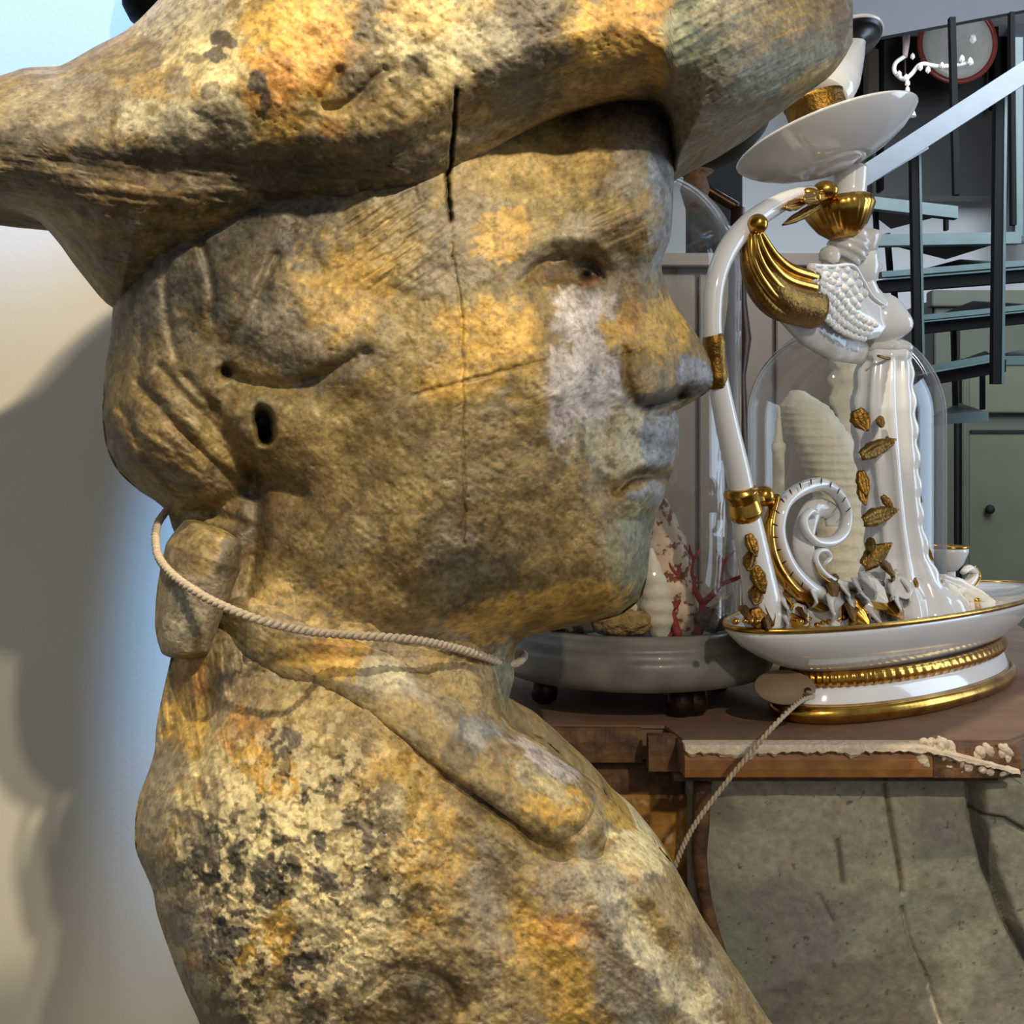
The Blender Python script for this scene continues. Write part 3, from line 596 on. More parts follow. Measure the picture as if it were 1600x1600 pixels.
# whitish broken edge along the top strip
bm = bmesh.new(); rings = []
for i in range(181):
    t = i/180; x = .1035+.2*t; zt = T-.0030-(.0 if t < .72 else (t-.72)*.05)
    h = .0001+.0075*abs(fbm(np.array([x*140]),np.array([1.]),2,4,31)[0]-.5)*2+.0025*max(0,math.sin(t*9))*(t<.7); y = .6885-.001*fbm(np.array([x*300]),np.array([4.]),2,3,32)[0]
    rings.append([(x,.702,zt+.0028),(x,y+.0022,zt+.0028),(x,y,zt+.0014),(x,y-.0004,zt-h*.5),(x,y+.0016,zt-h),(x,.694,zt-h)])
loft(bm, rings); bmobj('chipped_edge', bm, M_CHIP, ped, False)
# rough lumps of bare ground at the right corner
bm = bmesh.new()
for i in range(46):
    x = rr.uniform(.246,.303); z = T-rr.uniform(.002,.017)-(.0 if x > .262 else -.004)
    M = Matrix.Translation((x,.6915+rr.uniform(-.001,.0015),z)) @ Matrix.Rotation(rr.uniform(0,3),4,'Y') @ Matrix.Diagonal((rr.uniform(.002,.006),.0022,rr.uniform(.0015,.004),1))
    bmesh.ops.create_icosphere(bm, subdivisions=2, radius=1, matrix=M)
o = bmobj('bare_ground', bm, M_CHIP, ped); o['kind'] = 'stuff'
# front panel: gently bowed grid with two scored grooves, cracks and dents
def pgrid(name, xs, zs, fy, mat, parent, colf=None):
    X, Z = np.meshgrid(xs, zs); Y = fy(X, Z); n, m = X.shape
    V = np.stack([X,Y,Z],-1).reshape(-1,3); idx = np.arange(n*m).reshape(n,m)
    q = np.stack([idx[:-1,:-1], idx[:-1,1:], idx[1:,1:], idx[1:,:-1]],-1).reshape(-1,4)
    B = V.copy(); B[:,1] = .80; ring = np.r_[idx[0,:], idx[1:,-1], idx[-1,-2::-1], idx[-2:0:-1,0]]
    k = len(V); Bv = B[ring]; V2 = np.vstack([V,Bv]); rn = len(ring)
    sq = np.array([[ring[i], k+i, k+(i+1)%rn, ring[(i+1)%rn]] for i in range(rn)])
    col = colf(X,Z).reshape(-1,3) if colf is not None else None
    if col is not None: col = np.vstack([col, col[ring]])
    me = mesh_np(name, V2, np.vstack([q, sq]), col); return link(name, me, mat, parent)
def wpx(x,y): return (x-800)/1800*.715, CZ-(y-720)/1800*.715
def wl(L): return [wpx(*p) for p in L]
def fy_panel(X,Z):
    y = .716+0*X
    y = y+.004*np.exp(-((X-.118)/.012)**2)+(fbm(X*26,Z*26,1,4,81)-.5)*.006+(fbm(X*120,Z*120,1,4,82)-.5)*.0012
    def g(L,w): return np.exp(-(pdist(X,Z,wl(L))/w)**2)
    y = y+.0035*g([(1385,1228),(1396,1300),(1410,1380),(1410,1395)],.0014)+.0028*g([(1310,1316),(1318,1380)],.0016)+.003*g([(1410,1420),(1425,1480),(1450,1530),(1470,1600)],.0012)
    y = y+.010*np.exp(-(pdist(X,Z,wl([(1520,1200),(1524,1280),(1545,1360),(1575,1440),(1620,1520)]))/.003)**2)
    right = sstep(0,.004, X-np.interp(-Z, [-z for x,z in wl([(0,1200),(0,1280),(0,1360),(0,1440),(0,1520)])], [x for x,z in wl([(1520,0),(1524,0),(1545,0),(1575,0),(1620,0)])]))
    y = y-.010*right+.0035*g([(1525,1268),(1560,1272),(1590,1290)],.0012)
    y = y+.002*g([(1280,1400),(1300,1440)],.0015)
    return y
def col_panel(X,Z):
    n = fbm(X*22,Z*22,3,5,91); n2 = fbm(X*90,Z*90,3,5,92); n3 = fbm(X*240,Z*240,5,3,93)
    c = np.zeros(X.shape+(3,))+pal(128,124,112)
    def mx(c,q,m): return c*(1-m[...,None])+q*m[...,None]
    c = mx(c, pal(122,126,108), sstep(.46,.62,n)*.55); c = mx(c, pal(156,148,128), sstep(.5,.38,fbm(X*14,Z*14,8,4,94))*.7)
    c = mx(c, pal(88,84,70), sstep(.55,.68,fbm(X*9+2,Z*22,6,5,95))*.5)
    c = mx(c, pal(64,56,42), sstep(.77,.82,n3)*.7); c = mx(c, pal(106,92,70), sstep(.62,.76,n2)*.4)
    def g(L,w): return np.exp(-(pdist(X,Z,wl(L))/w)**2)
    c = mx(c, pal(70,58,42), np.clip(g([(1385,1228),(1396,1300),(1410,1380),(1410,1395)],.001)+g([(1310,1316),(1318,1380)],.0013)+g([(1525,1268),(1560,1272),(1590,1290)],.0012),0,1)*.8)
    c = mx(c, pal(214,202,172), g([(1440,1500),(1455,1560),(1470,1600)],.001)*sstep(.4,.6,n2)*.8)
    return c*(1.02+.34*n2)[...,None]
M_PANEL = painted('grey_mottled_paint', .75, .4, 300, .0012, .3, .22)
pgrid('front_panel', np.linspace(.112,.334,230), np.linspace(CZ-.42,T-.0275,240), fy_panel, M_PANEL, ped, col_panel)
bm = bmesh.new(); box(bm, (.223,.78,(CZ-.42)/2), (.222,.11,CZ-.42), 0, .004); bmobj('post', bm, M_STONEP, ped, False)
bm = bmesh.new(); tube(bm, [P(1098,1222,.715),P(1096,1290,.713),P(1094,1350,.712),P(1110,1440,.712),P(1150,1560,.712),P(1200,1700,.712)], [.0055,.005,.0045,.004,.004,.004], 12); bmobj('edge_bead', bm, M_BROWN, ped)
def col_och(X,Z):
    n = fbm(X*60,Z*60,3,5,96); c = np.zeros(X.shape+(3,))+pal(168,118,50); m = sstep(.5,.62,n)[...,None]; c = c*(1-m)+pal(112,72,34)*m
    m = sstep(.6,.7,fbm(X*130,Z*130,4,4,97))[...,None]*.6; return c*(1-m)+pal(206,180,130)*m
pgrid('side_panel', np.linspace(.03,.113,100), np.linspace(CZ-.42,T-.045,120), lambda X,Z: .738+(fbm(X*50,Z*50,1,4,83)-.5)*.008, painted('ochre_flaking_paint', .6,.5,300,.0015,.3,.3), ped, col_och)
bm = bmesh.new(); box(bm, (.25,.98,T-.06), (.42,.40,.09), 0, .01); box(bm, (.25,.98,(T-.1)/2), (.34,.32,T-.1), 0, .01); bmobj('back_post', bm, M_BROWN, ped, False)
# ================================================================== BIG GLASS DOME WITH SHELLS
DX, DY = .0885, .832
dome = empty('glass_dome', (DX,DY,T), 'tall clear glass dome on a round grey wood base beside the face', 'dome')
def bmold(name, prof, mat, org, par, seg=72, **k):
    bm = bmesh.new(); lathe(bm, prof, org, seg=seg, **k); return bmobj(name, bm, mat, par)
for a in (20,110,200,290,-62):
    bmold('foot', [(.004,0),(.0085,.003),(.0095,.009),(.0085,.016),(.005,.0195)], M_BRONZE, (DX+.070*math.cos(math.radians(a)),DY+.070*math.sin(math.radians(a)),T), dome, 20)  # feet coloured dark to stand in for the shadow below the base
zb = T+.0193
bmold('base', [(.001,0),(.086,0),(.094,.002),(.0975,.008),(.0975,.018),(.096,.0215),(.0925,.0235),(.0935,.0265),(.0925,.0295),(.089,.0305),(.0885,.033),(.085,.0355),(.078,.0355),(.077,.031),(.001,.031)], M_WOODG, (DX,DY,zb), dome, 96)
def domeprof(r, h, z0, th=.0022):
    hs = h-r*.98; o = [(r,0),(r,hs*.3),(r,hs*.7),(r,hs)]+[(r*math.cos(a),hs+r*.98*math.sin(a)) for a in [math.radians(x) for x in range(5,90,5)]]+[(.0005,h)]
    i = [(.0005,h-th)]+[((r-th)*math.cos(a),hs+(r-th)*.98*math.sin(a)) for a in [math.radians(x) for x in range(85,4,-5)]]+[(r-th,hs),(r-th,hs*.3),(r-th,0)]
    return o+i
def shell_of_revolution(name, r, h, org, par, mat):
    bm = bmesh.new(); pr = domeprof(r,h,0); seg = 72; rings = []
    for (q,z) in pr: rings.append([(org[0]+q*math.cos(2*math.pi*i/seg), org[1]+q*math.sin(2*math.pi*i/seg), org[2]+z) for i in range(seg)])
    rings.append(rings[0]); L = [[bm.verts.new(p) for p in R] for R in rings[:-1]]; L.append(L[0])
    for a, b in zip(L[:-1], L[1:]):
        for i in range(seg): bm.faces.new((a[i],a[(i+1)%seg],b[(i+1)%seg],b[i]))
    return bmobj(name, bm, mat, par)
zf = zb+.0312
shell_of_revolution('glass', .0758, CZ+.2085-zf, (DX,DY,zf), dome, M_GLASS)
# contents
c = P(1068,1000,.80)
bm = bmesh.new(); lean = Vector((-.022,.0,.12)); rings = []
for i in range(46):
    t = i/45; z = t*.108; r = (.0175*(math.sin(math.pi*min(1,(.12+t*.95)))**.75)*(1-.42*t)+.0008)*(1+.05*math.sin(t*46)); ctr = Vector((c.x-.001,.80,zf))+Vector((-.019*t,0,z))
    rings.append([ctr+Vector((math.cos(a)*r,math.sin(a)*r,.004*math.sin(a+t*3))) for a in [2*math.pi*k/22 for k in range(22)]])
loft(bm, rings); setp(bmobj('cone_shell', bm, M_SPOT), 'tall spotted brown and white pointed shell inside the big glass dome', 'shell')
bm = bmesh.new(); rings = []
for i in range(30):
    t = i/29; r = .0135*math.sin(math.pi*(.1+.88*t))**.8*(1-.5*t)*(1+.07*math.sin(t*40)); ctr = Vector((P(1030,1000,.79).x,.785,zf-.002))+Vector((-.006*t,0,.062*t))
    rings.append([ctr+Vector((math.cos(a)*r,math.sin(a)*r,0)) for a in [2*math.pi*k/18 for k in range(18)]])
loft(bm, rings); setp(bmobj('small_spire_shell', bm, M_SHELLW), 'small cream spire shell leaning in front of the spotted shell', 'shell')
bm = bmesh.new(); base = Vector((P(1075,1000,.782).x,.786,zf))
def branch(p, d, L, r, lev):
    q = p+d*L; tube(bm, [p, p+d*L*.5+Vector((rr.uniform(-1,1),rr.uniform(-1,1),0))*L*.12, q], [r, r*.9, r*.75 if lev else r*.35], 8, n=4)
    if lev:
        for s in (-1,1):
            a = s*rr.uniform(.35,.75); nd = Vector((d.x*math.cos(a)+d.z*math.sin(a), d.y+rr.uniform(-.3,.3), -d.x*math.sin(a)+d.z*math.cos(a))).normalized()
            branch(q, nd, L*rr.uniform(.65,.85), r*.75, lev-1)
branch(base+Vector((-.006,0,0)), Vector((-.25,0,1)).normalized(), .018, .0032, 3); branch(base+Vector((.008,.004,0)), Vector((.15,0,1)).normalized(), .022, .0032, 3); branch(base+Vector((-.012,-.004,0)), Vector((-.7,0,.6)).normalized(), .011, .0026, 2)
setp(bmobj('red_coral', bm, M_CORAL), 'branching red coral at the foot of the spotted shell', 'coral')
def lump(name, cx, cy, Y, s, mat, label, cat, seed, amp=.25, f=2.2, sub=4, rest=True):
    bm = bmesh.new(); bmesh.ops.create_icosphere(bm, subdivisions=sub, radius=1)
    p = P(cx,cy,Y)
    for v in bm.verts:
        n = v.co.normalized(); k = 1+amp*2*(fbm(np.array([n.x*f+9]),np.array([n.y*f+9]),np.array([n.z*f+9.]),4,seed)[0]-.5); v.co = Vector((n.x*s[0]*k,n.y*s[1]*k,n.z*s[2]*k))
    mz = min(v.co.z for v in bm.verts)
    for v in bm.verts: v.co += Vector((p.x,Y,zf-mz if rest else p.z))
    return setp(bmobj(name, bm, mat), label, cat)
lump('sponge', 968,985,.778,(.0205,.013,.0095), M_SPONGE, 'yellowish sponge lying under the chin of the carved figure', 'sponge', 5,.35,3.)
lump('grey_stone', 900,985,.785,(.017,.013,.0085), M_GREYST, 'rough grey brown stone at the left inside the big dome', 'stone', 6,.45,3.5)
lump('white_pebble', 1000,960,.800,(.012,.010,.016), M_SHELLW, 'small white pebble shell peeping out under the chin', 'shell', 7,.2,2.)
lump('brown_pebble', 1115,990,.790,(.012,.010,.008), M_GREYST, 'brown pebble right of the red coral in the big dome', 'stone', 8,.4,3.)
lump('mottled_shell', 1040,985,.812,(.012,.010,.020), M_SPOT, 'mottled rounded shell behind the small cream spire shell', 'shell', 9,.2,2.)
# ================================================================== SMALL GLASS DOME WITH A WHELK
SY = 1.08; SX = (1320-800)/1800*SY
sd = empty('small_glass_dome', (SX,SY,T), 'smaller clear glass dome behind the porcelain candelabrum', 'dome')
bmold('base', [(.001,0),(.094,0),(.098,.004),(.098,.010),(.096,.013),(.095,.016),(.090,.018),(.001,.018)], M_WOODG, (SX,SY,T), sd, 72)
shell_of_revolution('glass', .0900, CZ+.1290-(T+.018), (SX,SY,T+.018), sd, M_GLASS)
# whelk: ribbed swelling body with a spiral top, leaning left
bm = bmesh.new(); rings = []; pth = smooth_poly([(1330,973),(1322,880),(1318,780),(1300,720),(1270,660),(1246,612)],14); rad = np.interp(np.linspace(0,1,len(pth)),[0,.25,.5,.72,.9,1],[.016,.022,.025,.026,.020,.006])
for i,(x,y) in enumerate(pth):
    q = P(x,y,1.07); r = rad[i]*1.12*(1+.035*math.sin(i*2.1)); rings.append([q+Vector((math.cos(a)*r*(1+.06*math.sin(5*a)),math.sin(a)*r*.8,math.sin(a*1)*.002)) for a in [2*math.pi*k/28 for k in range(28)]])
loft(bm, rings); wh = bmobj('whelk_shell', bm, M_SHELLW); setp(wh, 'large ribbed white whelk shell standing inside the smaller dome', 'shell')
bm = bmesh.new(); rings = []; pth = smooth_poly([(1352,970),(1345,820),(1330,640),(1318,560)],12)
for i,(x,y) in enumerate(pth):
    q = P(x,y,1.11); t = i/(len(pth)-1); r = .024*(1-.45*t)*(1+.16*math.sin(i*1.3)); rings.append([q+Vector((math.cos(a)*r*(1+.2*math.sin(3*a+i*.4)),math.sin(a)*r*.8,0)) for a in [2*math.pi*k/20 for k in range(20)]])
loft(bm, rings); setp(bmobj('white_coral', bm, M_SHELLW), 'knobbly off-white coral standing behind the whelk shell', 'coral')
px_c = 1203; q0 = P(px_c,1000,1.06)
bm = bmesh.new(); lathe(bm, [(.001,0),(.0065,0),(.0065,.004),(.0055,.006),(.0055,.160),(.0065,.162),(.0065,.167),(.004,.170),(.0015,.200),(.001,.202)], (q0.x+.008,1.06,T+.018), seg=20); setp(bmobj('ivory_rod', bm, M_SHELLW), 'thin ivory rod standing at the left inside the smaller dome', 'ornament')
# ================================================================== BRONZE CANDLESTICK AND FOOTED CUP BEHIND
BY = 1.23; BX = (1152-800)/1800*BY
bc = empty('bronze_candlestick', (BX,BY,T), 'dark bronze candlestick with a black drip pan between the two glass domes', 'candlestick')
bmold('foot', [(.001,0),(.040,0),(.040,.008),(.028,.014),(.012,.022),(.001,.024)], M_BRONZE, (BX,BY,T), bc, 40)
bmold('stem', [(.001,.02),(.011,.022),(.014,.06),(.010,.10),(.016,.14),(.012,.19),(.009,.26),(.015,.30),(.010,.34),(.008,.44),(.001,.442)], M_BRONZE, (BX,BY,T), bc, 32)
top = P(1120,262,BY)
bmold('arm', [(.001,-.045),(.010,-.04),(.016,-.02),(.012,-.006),(.020,0),(.001,.001)], M_BROWN, P(1086,268,BY), bc, 32)
bm = bmesh.new(); tube(bm, [Vector((BX,BY,T+.44)),P(1110,300,BY),P(1088,285,BY)], .006); bmobj('branch', bm, M_BRONZE, bc)
bmold('drip_pan', [(.001,-.004),(.020,-.004),(.045,.002),(.060,.012),(.0615,.014),(.058,.0135),(.044,.006),(.001,.002)], M_BLACK, P(1126,228,BY), bc, 48, axis=(-.34,.40,1))
bmold('gilt_ring', [(.012,-.003),(.0165,0),(.0165,.003),(.012,.005)], M_GOLD, P(1086,272,BY), bc, 32)
CX2 = (1484-800)/1800*1.23
cup = empty('footed_cup', (CX2,1.23,T), 'small white footed cup with a gilt rim behind the right leaf scroll', 'cup')
bmold('foot', [(.001,0),(.024,0),(.024,.003),(.009,.010),(.006,.03),(.006,.054),(.001,.054)], M_PORC, (CX2,1.23,T), cup, 32)
bmold('bowl', [(.001,.052),(.008,.053),(.014,.060),(.0192,.073),(.0192,.0775),(.018,.0775),(.0134,.063),(.001,.058)], M_PORC, (CX2,1.23,T), cup, 36)
bmold('gilt_rim', [(.0183,.0765),(.0195,.0768),(.0195,.0795),(.0183,.0795)], M_GOLD, (CX2,1.23,T), cup, 36)
# ================================================================== PORCELAIN CANDELABRUM
PHI = math.atan2(.682,.731); OC = Vector((.286,.846,0))
cnd = empty('candelabrum', (.286,.846,T), 'white and gilt porcelain candelabrum with winged figure, scrolls and drip saucer on an oval dish', 'candelabrum')
CF = lambda px, py, dy=0.: P(px,py,fY(px)+dy)
def R_(px): return fY(px)/1800          # metres per pixel there
def oval(name, prof, mat, par=cnd, seg=120, mod=None, smooth=True):
    """prof: (long semi axis, short semi axis, z)"""
    bm = bmesh.new(); rings = []; c, s = math.cos(PHI), math.sin(PHI)
    for k,(a,b,z) in enumerate(prof):
        R = []
        for i in range(seg):
            t = 2*math.pi*i/seg; m = mod(t,k) if mod else 1; x = a*math.cos(t)*m; y = b*math.sin(t)*m
            R.append(Vector((OC.x+x*c-y*s, OC.y+x*s+y*c, z)))
        rings.append(R)
    (ringloft if min(p[0] for p in prof) > .05 else loft)(bm, rings); return bmobj(name, bm, mat, par, smooth)
RZ = CZ-.1035
dish = oval('dish', [(.001,.001,RZ-.006),(.170,.045,RZ-.006),(.188,.056,RZ-.002),(.1955,.0605,RZ),(.199,.063,RZ-.001),(.196,.0615,RZ-.006),(.186,.057,RZ-.014),(.170,.051,RZ-.022),(.152,.046,RZ-.029),(.135,.041,RZ-.034),(.001,.001,RZ-.034)], M_PORC)
oval('gilt_rim', [(.1955,.0606,RZ+.0002),(.1975,.0624,RZ+.0012),(.1997,.0638,RZ+.0002),(.1992,.0634,RZ-.0022),(.1965,.0612,RZ-.002)], M_GOLD)
oval('rope_ring', [(.132,.043,RZ-.044),(.1365,.0465,RZ-.043),(.1385,.0485,RZ-.0385),(.1365,.0465,RZ-.034),(.132,.043,RZ-.033)], M_GOLD, seg=400, mod=lambda t,k: 1+.011*math.sin(88*t+k*1.2))
oval('foot', [(.001,.001,T+.002),(.140,.050,T+.002),(.1405,.0505,T+.009),(.1385,.0495,T+.014),(.1355,.047,T+.020),(.133,.045,RZ-.043),(.001,.001,RZ-.043)], M_PORC)
oval('gilt_base_ring', [(.137,.049,T),(.1435,.0525,T+.0005),(.1475,.0555,T+.004),(.1480,.0560,T+.0075),(.1455,.0540,T+.011),(.140,.050,T+.0125),(.136,.048,T+.006)], M_GOLD)
# --- left harp arm
def part_tube(name, pts, rpx, mat, flat=1., dy=0., seg=20, n=10, par=cnd):
    bm = bmesh.new(); tube(bm, [CF(x,y,dy if not hasattr(dy,'__len__') else dy[i]) for i,(x,y) in enumerate(pts)], [r*R_(pts[0][0]) for r in rpx], seg, flat, n); return bmobj(name, bm, mat, par)
arm = part_tube('arm', [(1196,975),(1184,900),(1170,830),(1163,790),(1151,730),(1133,650),(1118,570),(1113,500),(1118,440),(1136,392),(1168,352),(1210,322),(1250,305),(1295,300)], [33,27,24,20,19,17,15,14,15,16,17,16,13,10], M_PORC, 1.1)
part_tube('gilt_band', [(1168,808),(1165,800),(1161,782),(1157,768),(1156,762)], [21,27,24,27,21], M_GOLD, 1.15)
part_tube('gilt_band', [(1121,606),(1119,590),(1117,560),(1115,535),(1115,522)], [15,18,16.5,18,15], M_GOLDD, 1.12)
# --- gold leaf trail down the arm foot
def leaf(name, base, tip, wid, curl, mat, par=cnd, lift=.006, n=12, m=9, thick=.0022, tw=0.):
    """cupped, curled leaf from base to tip (world points), curl lifts the tip"""
    d = tip-base; L = d.length; t0 = d.normalized(); side = t0.cross(Vector((0,-1,0))); side = side.normalized() if side.length > .1 else Vector((1,0,0)); nrm = side.cross(t0).normalized()
    if nrm.y > 0: nrm = -nrm
    bm = bmesh.new(); top = []; bot = []
    for i in range(n+1):
        u = i/n; w_ = wid*(math.sin(math.pi*min(1,.12+u*.86))**.8)*(1+.07*math.sin(u*20)); ang = curl*u*u*2.2; c = base+t0*(L*(u if ang < .01 else math.sin(ang)/ (curl*2.2)*1.15 if False else u))+nrm*(lift*math.sin(u*math.pi*.5)+curl*L*.35*u**3)
        ra=[]; rb=[]
        for j in range(m):
            v = -1+2*j/(m-1); cup = -(v*v)*w_*.35+abs(v)**.5*0; rib = .12*w_*math.cos(v*9)
            s_ = side*math.cos(tw*u)+nrm*math.sin(tw*u)
            p = c+s_*v*w_+nrm*(cup+rib); ra.append(bm.verts.new(p)); rb.append(bm.verts.new(p-nrm*thick))
        top.append(ra); bot.append(rb)
    for i in range(n):
        for j in range(m-1):
            bm.faces.new((top[i][j],top[i+1][j],top[i+1][j+1],top[i][j+1])); bm.faces.new((bot[i][j],bot[i][j+1],bot[i+1][j+1],bot[i+1][j]))
        bm.faces.new((top[i][0],bot[i][0],bot[i+1][0],top[i+1][0])); bm.faces.new((top[i][-1],top[i+1][-1],bot[i+1][-1],bot[i][-1]))
    bm.faces.new([x for x in top[0]]+[x for x in bot[0][::-1]]); bm.faces.new([x for x in top[-1][::-1]]+[x for x in bot[-1]])
    return bmobj(name, bm, mat, par)
for (x0,y0,x1,y1,wp) in [(1170,835,1180,868,7),(1176,862,1166,895,8),(1180,885,1192,925,9),(1186,915,1176,948,9),(1190,935,1205,975,11),(1180,950,1188,985,10)]:
    leaf('gilt_leaf', CF(x0,y0,-.0125), CF(x1,y1,-.015), wp*.00055, .2, M_GOLDD, lift=.003, thick=.0014)
# --- large scroll: white strip with a gilt back
SCR = [(1352,942),(1310,938),(1272,922),(1240,893),(1222,858),(1216,822),(1226,786),(1252,764),(1283,757),(1308,772),(1322,800),(1318,830),(1300,846),(1276,846),(1260,830),(1256,812),(1264,800),(1272,800)]
part_tube('scroll', SCR, [13,12,11,10.5,10,9.5,9.5,10,10,9.5,9,8.5,8,7,6,5.5,5.5,5], M_PORC, 1.8, -.012, 16, 12)
part_tube('scroll_web', [(1300,925),(1262,880),(1256,835),(1272,795),(1298,800),(1300,822)], [14,17,17,16,14,10], M_PORCG, .5, -.002, 14, 8)
bk = [(1340,958),(1300,952),(1260,938),(1225,906),(1204,866),(1200,820),(1212,776)]
part_tube('gilt_back', bk, [9,11,12,12,11,9,6], M_GOLD, 2.2, -.006, 16, 10)
for k,(x,y) in enumerate(smooth_poly(SCR[1:11],2)):
    if k % 1 == 0:
        bm = bmesh.new(); cxx, cyy = 1275, 845; dx, dy_ = x-cxx, y-cyy; L = math.hypot(dx,dy_)+1e-6; a = CF(x+dx/L*9,y+dy_/L*9,-.0225-.003); b = CF(x+dx/L*1,y+dy_/L*1,-.0275-.003)
        tube(bm, [a,(a+b)/2,b], [.0005,.0005,.0003], 6, n=2); bmobj('painted_tick', bm, M_BLACK, cnd)
part_tube('small_scroll', [(1368,912),(1335,916),(1305,908),(1285,893),(1275,875),(1278,862),(1290,860),(1297,870),(1290,880)], [9,7,5,4.5,4,4,4,3.5,3], M_PORC, 1.8, -.014, 14, 10)
part_tube('gilt_line', [(1368,918),(1335,921),(1303,913),(1281,898),(1272,880)], [2.2,2,2,1.8,1.4], M_GOLD, 2., -.0225, 8, 8)
bm = bmesh.new(); sphere(bm, CF(1193,775,-.004), .0068, 20, 14); tube(bm, [CF(1168,784),CF(1185,780,-.003),CF(1212,782,-.006)], [.0045,.005,.004], 14); bmobj('gilt_knob', bm, M_GOLD, cnd)
# --- leafy tapering body of the figure
BL = [(540,1352,1420),(552,1340,1426),(600,1330,1430),(640,1326,1433),(700,1331,1437),(760,1340,1440),(820,1348,1445),(870,1350,1455),(905,1338,1472),(930,1318,1495),(952,1300,1512),(966,1296,1516)]
bm = bmesh.new(); ys = np.array([b[0] for b in BL]); xl = np.array([b[1] for b in BL]); xr = np.array([b[2] for b in BL]); rings = []
for y in np.linspace(540,966,110):
    a = np.interp(y,ys,xl); b = np.interp(y,ys,xr); c = CF((a+b)/2,y); r = (b-a)/2*R_((a+b)/2); sg = 72; low = max(0,(y-880)/80)
    R = []
    for i in range(sg):
        t = 2*math.pi*i/sg; fl = 1-.20*abs(math.cos(5*t))**.7*(1 if y > 560 else .3)+.05*low*math.sin(9*t+y*.05)+.05*math.sin(y/7.)*abs(math.cos(t))**4
        R.append(c+Vector((math.cos(t)*r*fl, math.sin(t)*r*.82*fl, 0)))
    rings.append(R)
loft(bm, rings); bmobj('body', bm, M_PORC, cnd)
part_tube('gilt_line', [(1398,590),(1412,640),(1416,720),(1414,800),(1416,860),(1430,910)], [2.6,3,3,2.8,2.6,2], M_GOLD, 1., -.0215, 8, 10)
part_tube('gilt_line', [(1372,556),(1388,560),(1410,556),(1425,545)], [2,2.6,2.6,2], M_GOLDD, 1., -.0195, 8, 10)
for (x0,y0,x1,y1,wp,m) in [(1340,640,1352,672,12,M_GOLDD),(1378,650,1372,672,6,M_GOLDD),(1348,712,1388,690,10,M_GOLDD),(1346,735,1352,775,8,M_GOLDD),(1392,676,1390,700,6,M_GOLDD),(1352,815,1392,798,11,M_GOLDD),(1380,775,1392,795,5,M_GOLDD),(1352,885,1384,852,12,M_GOLDD),(1362,840,1360,868,7,M_GOLDD),(1428,680,1424,700,4,M_GOLDD),(1432,770,1436,790,5,M_GOLDD),(1434,840,1452,872,7,M_GOLD),(1345,755,1350,790,6,M_GOLDD)]:
    leaf('gilt_leaf', CF(x0,y0,-.0195), CF(x1,y1,-.0235), wp*.00058, .35, m, lift=.003, thick=.0014)
# acanthus scrolls round the foot of the body
rl = random.Random(11)
for (x0,y0,x1,y1,wp,cu,m,dy) in [(1330,930,1262,962,17,.4,M_PORCG,-.030),(1345,945,1300,972,15,.35,M_GOLDD,-.036),(1370,945,1345,985,16,.5,M_PORCG,-.040),(1395,930,1385,980,17,.5,M_GOLD,-.040),(1420,930,1425,975,16,.45,M_PORCG,-.036),(1450,925,1465,965,15,.5,M_GOLD,-.030),(1470,915,1500,952,14,.5,M_PORCG,-.024),(1470,905,1528,935,12,.6,M_PORCG,-.014),(1240,955,1200,978,12,.5,M_PORCG,-.012),(1260,950,1235,975,12,.4,M_GOLDD,-.018),(1310,900,1280,940,10,.3,M_GOLDD,-.022),(1365,900,1340,935,16,.5,M_PORCG,-.032),(1390,880,1372,912,12,.45,M_GOLDD,-.030),(1400,900,1412,940,14,.4,M_PORC,-.034),(1345,905,1375,935,12,.5,M_PORC,-.036),(1170,950,1145,975,9,.6,M_GOLDD,-.006),(1215,960,1170,985,11,.4,M_GOLDD,-.010)]:
    leaf('acanthus_leaf', CF(x0,y0,dy*.6), CF(x1,y1,dy), wp*.00062, cu*1.2, m, lift=.008, thick=.002)
for i in range(30):
    x = rl.uniform(1215,1500); y0_ = np.interp(x,[1215,1330,1400,1500],[945,915,905,915])+rl.uniform(-8,22); ax_ = rl.uniform(-38,38); ay = rl.uniform(8,42)
    dy = np.interp(x,[1200,1350,1450,1520],[-.014,-.038,-.034,-.016])*rl.uniform(.7,1.1)
    leaf('acanthus_leaf', CF(x,y0_,dy*.6), CF(x+ax_,min(y0_+ay,972-max(0,x-1400)*.2),dy), rl.uniform(.0045,.0085), rl.uniform(.3,.8), rl.choice([M_PORC,M_PORC,M_PORCG,M_PORCG,M_GOLD]), lift=.007, thick=.0018)
bm = bmesh.new()
for i in range(34):
    x = 1150+i*11.4+rl.uniform(-4,4); y = np.interp(x,[1150,1250,1350,1450,1540],[978,982,974,958,940])-rl.uniform(0,14); s = rl.uniform(.0016,.0032)
    sphere(bm, CF(x,y,-.014-rl.uniform(0,.02)*(1 if x > 1230 else .4)), (s,s,s*.8), 10, 8)
o = bmobj('gilt_beads', bm, M_GOLD, cnd); o['kind'] = 'stuff'
part_tube('curl_scroll', [(1462,930),(1490,926),(1512,912),(1522,896),(1514,888),(1505,894)], [10,9,8,7,6,4], M_PORCG, 1.5, -.012, 14, 8)
part_tube('gilt_line', [(1500,932),(1520,918),(1530,900),(1524,886)], [2.5,2.5,2.5,2], M_GOLD, 2., -.018, 8, 8)
